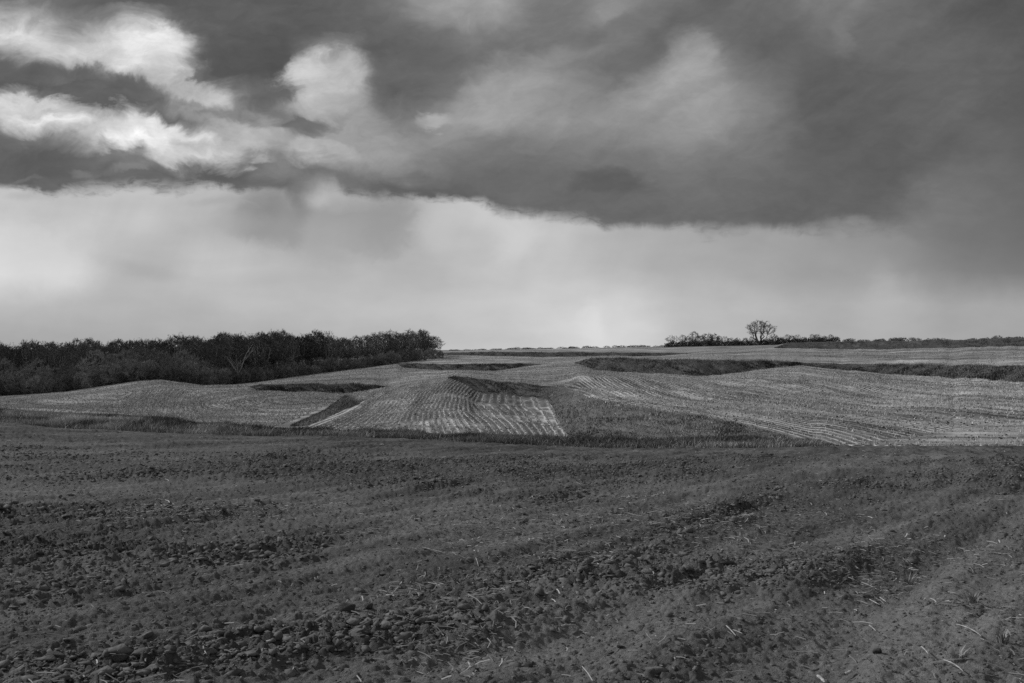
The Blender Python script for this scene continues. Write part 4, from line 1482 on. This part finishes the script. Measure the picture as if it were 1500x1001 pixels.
def crown_tree(seed, H, fork, rx, cz, rz, mains, secs, terts, twigs, tw, bark, twigm, tl=1.0, r0=0.26, flat=1.0, low=-0.75):
    """bare tree grown limb by limb to points spread through a domed crown"""
    t = Tree(seed)
    r = t.r

    def inside(lo, hi, zmin=low):
        while True:
            v = Vector((r.uniform(-1, 1), r.uniform(-1, 1), r.uniform(zmin, 1)))
            if lo <= v.length <= hi:
                k = 1 + 0.16 * math.sin(3 * math.atan2(v.y, v.x) + seed) + 0.10 * math.sin(7 * v.z + seed * 2)
                return Vector((v.x * rx * k, v.y * rx * k, cz + v.z * rz * (0.94 + 0.06 * k)))

    nodes = []

    def grow(a, b, ra, rb, sides, arch, n=5):
        pts, rads = [], []
        for i in range(n + 1):
            f = i / n
            p = a.lerp(b, f)
            p = p + Vector((r.gauss(0, 1), r.gauss(0, 1), r.gauss(0, 0.5))) * (0.035 * (b - a).length * math.sin(math.pi * f))
            hor = Vector((b.x - a.x, b.y - a.y, 0))
            p = p + (hor * 0.16 - Vector((0, 0, (b.z - a.z) * 0.10))) * math.sin(math.pi * f) * arch
            pts.append(p)
            rads.append(ra + (rb - ra) * f)
        if sides:
            t.tube(pts, rads, sides)
        else:
            sd = (b - a).orthogonal().normalized()
            for i in range(n):
                q = len(t.cV)
                t.cV += [pts[i] - sd * rads[i], pts[i] + sd * rads[i], pts[i + 1]]
                t.cT.append((q, q + 1, q + 2))
        return pts, rads

    lean = Vector((r.gauss(0, 0.2), r.gauss(0, 0.2), 0))
    top = Vector((lean.x, lean.y, fork))
    grow(Vector((0, 0, -0.5)), top, r0, r0 * 0.78, 7, 0, 4)
    for i in range(mains):
        a = 6.283 * i / mains + r.uniform(-0.4, 0.4)
        d = r.uniform(0.25, 0.75) if i else 0.1
        tgt = Vector((math.cos(a) * rx * d, math.sin(a) * rx * d, cz + rz * r.uniform(0.05, 0.75) * math.sqrt(1 - d * d)))
        pts, rads = grow(top + Vector((math.cos(a), math.sin(a), 0)) * r0 * 0.3, tgt, r0 * r.uniform(0.45, 0.62), r0 * 0.16, 5, 1.0, 7)
        nodes += list(zip(pts[2:], rads[2:]))
    for lev, (cnt, lo, hi, sides) in enumerate(((secs, 0.5, 0.9, 3), (terts, 0.6, 1.0, 0))):
        new = []
        for _ in range(cnt):
            b = inside(lo, hi)
            best, bd_ = None, 1e9
            for (q, qr) in nodes:
                dd = (q - b).length + max(0, q.z - b.z + 0.2) * 1.5
                if dd < bd_:
                    bd_, best = dd, (q, qr)
            q, qr = best
            if bd_ > rx * 1.3:
                continue
            pts, rads = grow(q, b, max(min(qr * 0.7, 0.09), tw * 0.7) if lev == 0 else tw * 0.8, tw * 0.5, sides, 0.6, 4)
            new += list(zip(pts[2:], rads[2:]))
            out = Vector((b.x * 0.6, b.y * 0.6, (b.z - cz) * 0.6 + 0.55 * rz)).normalized()
            for _k in range(twigs if lev else twigs // 2):
                f = r.randint(2, len(pts) - 1)
                dv = (out * flat + Vector((r.gauss(0, 1), r.gauss(0, 1), r.gauss(0.1, 0.8))) * 0.75).normalized()
                t.twig(pts[f], dv, tl * r.uniform(0.45, 1.1), tw)
        nodes += new
    return t.meshes(bark, twigm, H)


def tall_tree(seed, bark=None, tw=0.062, slim=1.0, twigs=18):
    r = random.Random(seed * 3)
    f = r.uniform(3.0, 5.2)
    return crown_tree(seed, 13.0, f, r.uniform(3.3, 4.5) * slim, r.uniform(7.8, 8.6), r.uniform(4.4, 5.2), 6, 36, 240, twigs, tw, bark or M_WBARK, M_TWIG, 0.62, 0.42)


def round_tree(seed):
    r = random.Random(seed * 3)
    return crown_tree(seed, 7.5, r.uniform(0.5, 1.2), r.uniform(2.9, 3.6), r.uniform(3.4, 3.9), r.uniform(3.3, 3.7), 6, 34, 170, 20, 0.055, M_BARK, M_BUSH, 0.7, 0.16, 1.0, -0.85)


def shrub(seed):
    r = random.Random(seed * 3)
    return crown_tree(seed, 3.6, 0.25, r.uniform(1.3, 1.9), 1.5, 1.8, 7, 24, 90, 16, 0.045, M_BARK, M_BUSH, 0.7, 0.07, 1.2, -0.85)


TALL = [tall_tree(100 + i) for i in range(8)]
ROUND = [round_tree(200 + i) for i in range(5)]
HEDGE = [crown_tree(400 + i, 7.5, 0.4, 3.4, 3.4, 3.6, 8, 40, 200, 20, 0.07, M_BARK, M_TWIG, 0.7, 0.16, 1.0, -0.95) for i in range(4)]
HSHRUB = [crown_tree(420 + i, 3.6, 0.2, 2.0, 1.4, 1.9, 7, 26, 110, 20, 0.07, M_BARK, M_TWIG, 0.6, 0.08, 1.0, -0.9) for i in range(3)]
SHRUB = [shrub(300 + i) for i in range(5)]


def plant(name, meshes, X, Y, scale, label, cat, group, sz=None, rz=None, sink=0.15):
    z = float(ground_z(np.array([X]), np.array([Y]))[0])
    root = link(name, None, label=label, category=cat)
    if group:
        root['group'] = group
    root.location = (X, Y, z - sink)
    root.rotation_euler = (0, 0, random.uniform(0, 6.28) if rz is None else rz)
    root.scale = (scale, scale, sz if sz else scale)
    link('trunk', meshes[0], root)
    if meshes[1]:
        link('crown', meshes[1], root)
    return root


def col(x, Y):
    return (x - CX) / F * Y


# height of the wood's skyline in the photograph -> crown top at distance Y
SKY_X = [-150, 0, 60, 130, 200, 280, 320, 400, 460, 500, 545, 570, 610, 628, 640]
SKY_R = [503, 500, 499, 498, 495, 490, 488, 485, 485, 490, 486, 483, 484, 488, 492]


def zone(x):
    """what stands beside this stretch of the wood"""
    for lim, txt in ((130, 'at the far left'), (300, 'behind the low field crest'), (375, 'near the pale forked tree'),
                     (480, 'above the dark low bank'), (560, 'left of its highest crowns'), (999, 'by its right end')):
        if x < lim:
            return txt


def wood():
    # back rows: tall bare trees
    for row, (off, step) in enumerate(((15, 14.0), (27, 14.0), (40, 15.0), (56, 16.0))):
        x = -130.0 + row * 5
        while x < (634 - row * 6 if row < 3 else 560 - row * 20):
            x += random.uniform(0.65, 1.35) * step
            Yb = float(np.interp(x, GX, LINES[6][0]))
            if x > 583:
                Yb = float(np.interp(x, [583, 640], [300, 345]))
            Y = Yb + off + random.uniform(-4, 4) + (15 if x < 300 else 0)
            X = col(x, Y)
            z = float(ground_z(np.array([X]), np.array([Y]))[0])
            top = np.interp(x, SKY_X, SKY_R) + random.uniform(-4, 6) + (3 * math.sin(x * 0.09) + 2 * math.sin(x * 0.21 + 1))
            h = (HY - top) / F * Y + CAMZ - z
            sc = max(h, 6.0) / 13.0
            wide = min(max(sc, 0.8), 1.2) * random.uniform(0.8, 1.1)
            zn = zone(x)
            where = 'tall bare tree ' + ('in the front rows' if row < 2 else 'deep in the back rows') + ' of the wood ' + zn
            plant('bare_tree', random.choice(TALL), X, Y, wide, where, 'tree', where.replace('tree', 'trees'), sz=sc)
    # middle: rounded bushy trees on the near side
    for row, (off, step, s0) in enumerate(((10, 22, 0.95), (5, 18, 0.68))):
        x = -120.0
        while x < 560:
            x += random.uniform(0.65, 1.35) * step
            Yb = float(np.interp(x, GX, LINES[6][0]))
            Y = Yb + off + random.uniform(-2, 2)
            big = np.interp(x, [0, 250, 400, 560], [1.35, 1.15, 0.8, 0.6])
            s = s0 * big * random.uniform(0.7, 1.15)
            where = ('larger rounded bushy tree ' if row == 0 else 'smaller rounded bushy tree ') + 'on the near side of the wood ' + zone(x)
            plant('bushy_tree', random.choice(ROUND), col(x, Y), Y, s, where, 'tree', where.replace('tree', 'trees'))
    # undergrowth between the trunks
    for off in (19, 31, 46):
        x = -120.0
        while x < (632 if off < 40 else 470):
            x += random.uniform(14, 26)
            Yb = float(np.interp(x, GX, LINES[6][0])) if x < 583 else float(np.interp(x, [583, 640], [300, 345]))
            s = random.uniform(0.5, 0.8) * np.interp(x, [0, 300, 500, 640], [1.35, 1.2, 0.8, 0.55])
            Y = Yb + off + random.uniform(-3, 3)
            where = 'dim bushy tree deep between the trunks of the wood ' + zone(x)
            plant('bushy_tree', random.choice(ROUND), col(x, Y), Y, s, where, 'tree', where.replace('tree', 'trees'))
    # edge shrubs
    x = -110.0
    while x < 645:
        x += random.uniform(5, 10) if x > 540 else random.uniform(7, 13)
        Yb = float(np.interp(x, GX, LINES[6][0]))
        if x > 583:
            Yb = float(np.interp(x, [583, 645], [298, 335]))
        Y = Yb + random.uniform(2.5, 5)
        s = random.uniform(0.7, 1.35) * np.interp(x, [0, 300, 450, 640], [1.25, 1.1, 1.0, 1.0])
        where = 'low bare shrub at the foot of the wood ' + zone(x)
        plant('shrub', random.choice(SHRUB), col(x, Y), Y, s, where, 'shrub', where.replace('shrub', 'shrubs'))


wood()


# the pale forked tree in the wood
def pale_tree():
    t = Tree(5)
    prm = dict(wob=0.09, up=0.05, kids=(2, 3, 3), ang=0.42, ratio=(0.45, 0.7), tn=7, tw=0.05, spr=0.7)
    prm['from'] = 0.6
    t.tube([Vector((0.1, 0, -0.4)), Vector((0.05, 0, 1.6)), Vector((0, 0, 3.2))], [0.30, 0.25, 0.22], 7)
    base = Vector((0, 0, 3.0))
    for dx, L, rad in ((-0.42, 6.2, 0.21), (-0.10, 5.6, 0.13), (0.52, 6.6, 0.21), (0.42, 4.6, 0.12)):
        t.limb(base + Vector((dx * 0.3, 0, 0)), Vector((dx, random.uniform(-0.1, 0.1), 1)), L, rad, 1, 3, prm)
    return t.meshes(M_PALE, M_TWIG, 12.5)


def edge_y(x):
    return float(np.interp(x, GX, LINES[6][0]))


plant('pale_tree', pale_tree(), col(349, edge_y(349) + 5.5), edge_y(349) + 5.5, 0.97, 'pale barked forked tree standing out in front of the dark wood', 'tree', None, rz=0.0)
plant('pale_tree', tall_tree(131, bark=M_PALE), col(387, edge_y(387) + 12), edge_y(387) + 12, 0.95, 'pale limbed tree high in the wood right of the forked pale tree', 'tree', None)
plant('dark_tree', tall_tree(140, twigs=8), col(560, 306), 306, 0.82, 'dark forked tree with sky showing between its limbs in the wood', 'tree', None)


plant('lone_tree', crown_tree(9, 13.0, 0.9, 7.2, 7.6, 5.4, 9, 64, 340, 18, 0.075, M_BARK, M_TWIG, 0.8, 0.7, 1.2, -0.35), col(1113, 478), 478, 1.0, 'tall lone spreading tree rising above the skyline hedgerow', 'tree', None, rz=0.4)
plant('small_tree', crown_tree(19, 7.0, 1.4, 4.2, 4.3, 2.7, 7, 26, 90, 9, 0.065, M_BARK, M_TWIG, 0.9, 0.3, 0.9, -0.6), col(984, 478), 478, 0.9, 'small wide crowned tree at the left end of the hedgerow', 'tree', None)
plant('edge_tree', crown_tree(29, 12.0, 2.6, 4.6, 7.4, 4.6, 7, 34, 120, 16, 0.06, M_BARK, M_TWIG, 0.85, 0.4, 0.9, -0.8), col(622, 352), 352, 0.82, 'last tree at the right end of the wood, twigs against the sky', 'tree', None)
plant('edge_tree', crown_tree(39, 12.0, 3.4, 3.8, 7.8, 4.3, 6, 30, 110, 16, 0.06, M_BARK, M_TWIG, 0.85, 0.36), col(600, 348), 348, 0.92, 'second last tree from the right end of the wood', 'tree', None)
plant('edge_tree', crown_tree(49, 12.0, 3.2, 4.6, 7.8, 4.3, 8, 36, 130, 16, 0.06, M_BARK, M_TWIG, 0.85, 0.42), col(572, 335), 335, 0.93, 'broad crowned tree making the highest point of the wood', 'tree', None)


plant('bushy_tree', ROUND[1], col(611, 356), 356, 0.9, 'dense bushy tree filling the gap before the last trees of the wood', 'tree', None)
plant('bushy_tree', ROUND[3], col(617, 362), 362, 0.75, 'bushy tree half hidden behind the last tree of the wood', 'tree', None)


# hedgerow on the skyline
def hedgerow():
    spots = [(1000, 0.75, 'T'), (1008, 0.8, 'R'), (1017, 0.95, 'T'), (1027, 0.85, 'R'), (1037, 0.95, 'R'), (1046, 0.95, 'R'), (1054, 0.65, 'T'), (1062, 0.62, 'T'), (1070, 0.62, 'R'), (1080, 0.6, 'R'), (1092, 0.6, 'R'),
             (1101, 0.6, 'T'), (1126, 0.55, 'R'), (1134, 0.8, 'R'), (1143, 0.6, 'R'), (1153, 0.65, 'T'), (1160, 0.7, 'R'), (1168, 0.62, 'T'), (1178, 0.55, 'R'), (1190, 0.65, 'T'), (1197, 0.72, 'R'), (1208, 0.6, 'R'), (1217, 0.6, 'T')]
    for i, (x, s, k) in enumerate(spots):
        Y = 482 + random.uniform(-3, 6)
        if k == 'T':
            plant('hedge_tree', random.choice(TALL), col(x, Y), Y, s * 0.72, 'thin bare tree growing in the skyline hedgerow', 'tree', 'trees of the skyline hedgerow', sz=s * 0.62)
        else:
            plant('hedge_bush', random.choice(HEDGE), col(x, Y), Y, s * 0.95, 'round bare bush of the skyline hedgerow', 'bush', 'bushes of the skyline hedgerow')
    x = 972.0
    while x < 1225:
        x += random.uniform(2.6, 4.2)
        Y = 476 + random.uniform(-2, 2)
        plant('shrub', random.choice(HSHRUB), col(x, Y), Y, random.uniform(0.6, 1.05), 'low dark shrub at the foot of the skyline hedgerow', 'shrub', 'shrubs under the skyline hedgerow')
    # far tree line
    x = 655.0
    while x < 1000:
        x += random.choice((1.5, 3, 4, 6, 12))
        Y = 640 + random.uniform(-20, 40)
        X = col(x, Y)
        z = float(ground_z(np.array([X]), np.array([Y]))[0])
        top = np.interp(x, [650, 656, 664, 735, 745, 765, 790, 830, 860, 880, 900, 930, 970, 1000], [508, 508.5, 511, 509.5, 508.5, 508, 508.5, 506.5, 506, 507, 505.5, 505, 505, 504.5]) + random.uniform(-1, 1.5)
        h = (HY - top) / F * Y + CAMZ - z
        if h < 1:
            continue
        s = h / 7.5
        plant('far_bush', random.choice(HEDGE), X, Y, max(s, 0.4) * random.uniform(1.1, 2.6), 'far dark bush on the centre skyline', 'bush', 'far bushes along the centre skyline', sz=s)
    x = 1225.0
    while x < 1540:
        x += random.choice((1.5, 3, 4, 6, 12))
        Y = 640 + random.uniform(-20, 40)
        X = col(x, Y)
        z = float(ground_z(np.array([X]), np.array([Y]))[0])
        top = np.interp(x, [1225, 1240, 1250, 1275, 1300, 1315, 1350, 1380, 1400, 1440, 1460, 1480, 1500], [496.5, 494, 495, 497, 494, 493, 493.5, 494, 497, 493, 490, 492.5, 491]) + random.uniform(-0.6, 1.5)
        h = (HY - top) / F * Y + CAMZ - z
        if h < 1:
            continue
        s = h / 7.5
        plant('far_bush', random.choice(HEDGE), X, Y, max(min(s, 1.1), 0.4) * random.uniform(0.9, 2.0), 'far dark bush beyond the right skyline bank', 'bush', 'far bushes beyond the right bank', sz=s)


hedgerow()
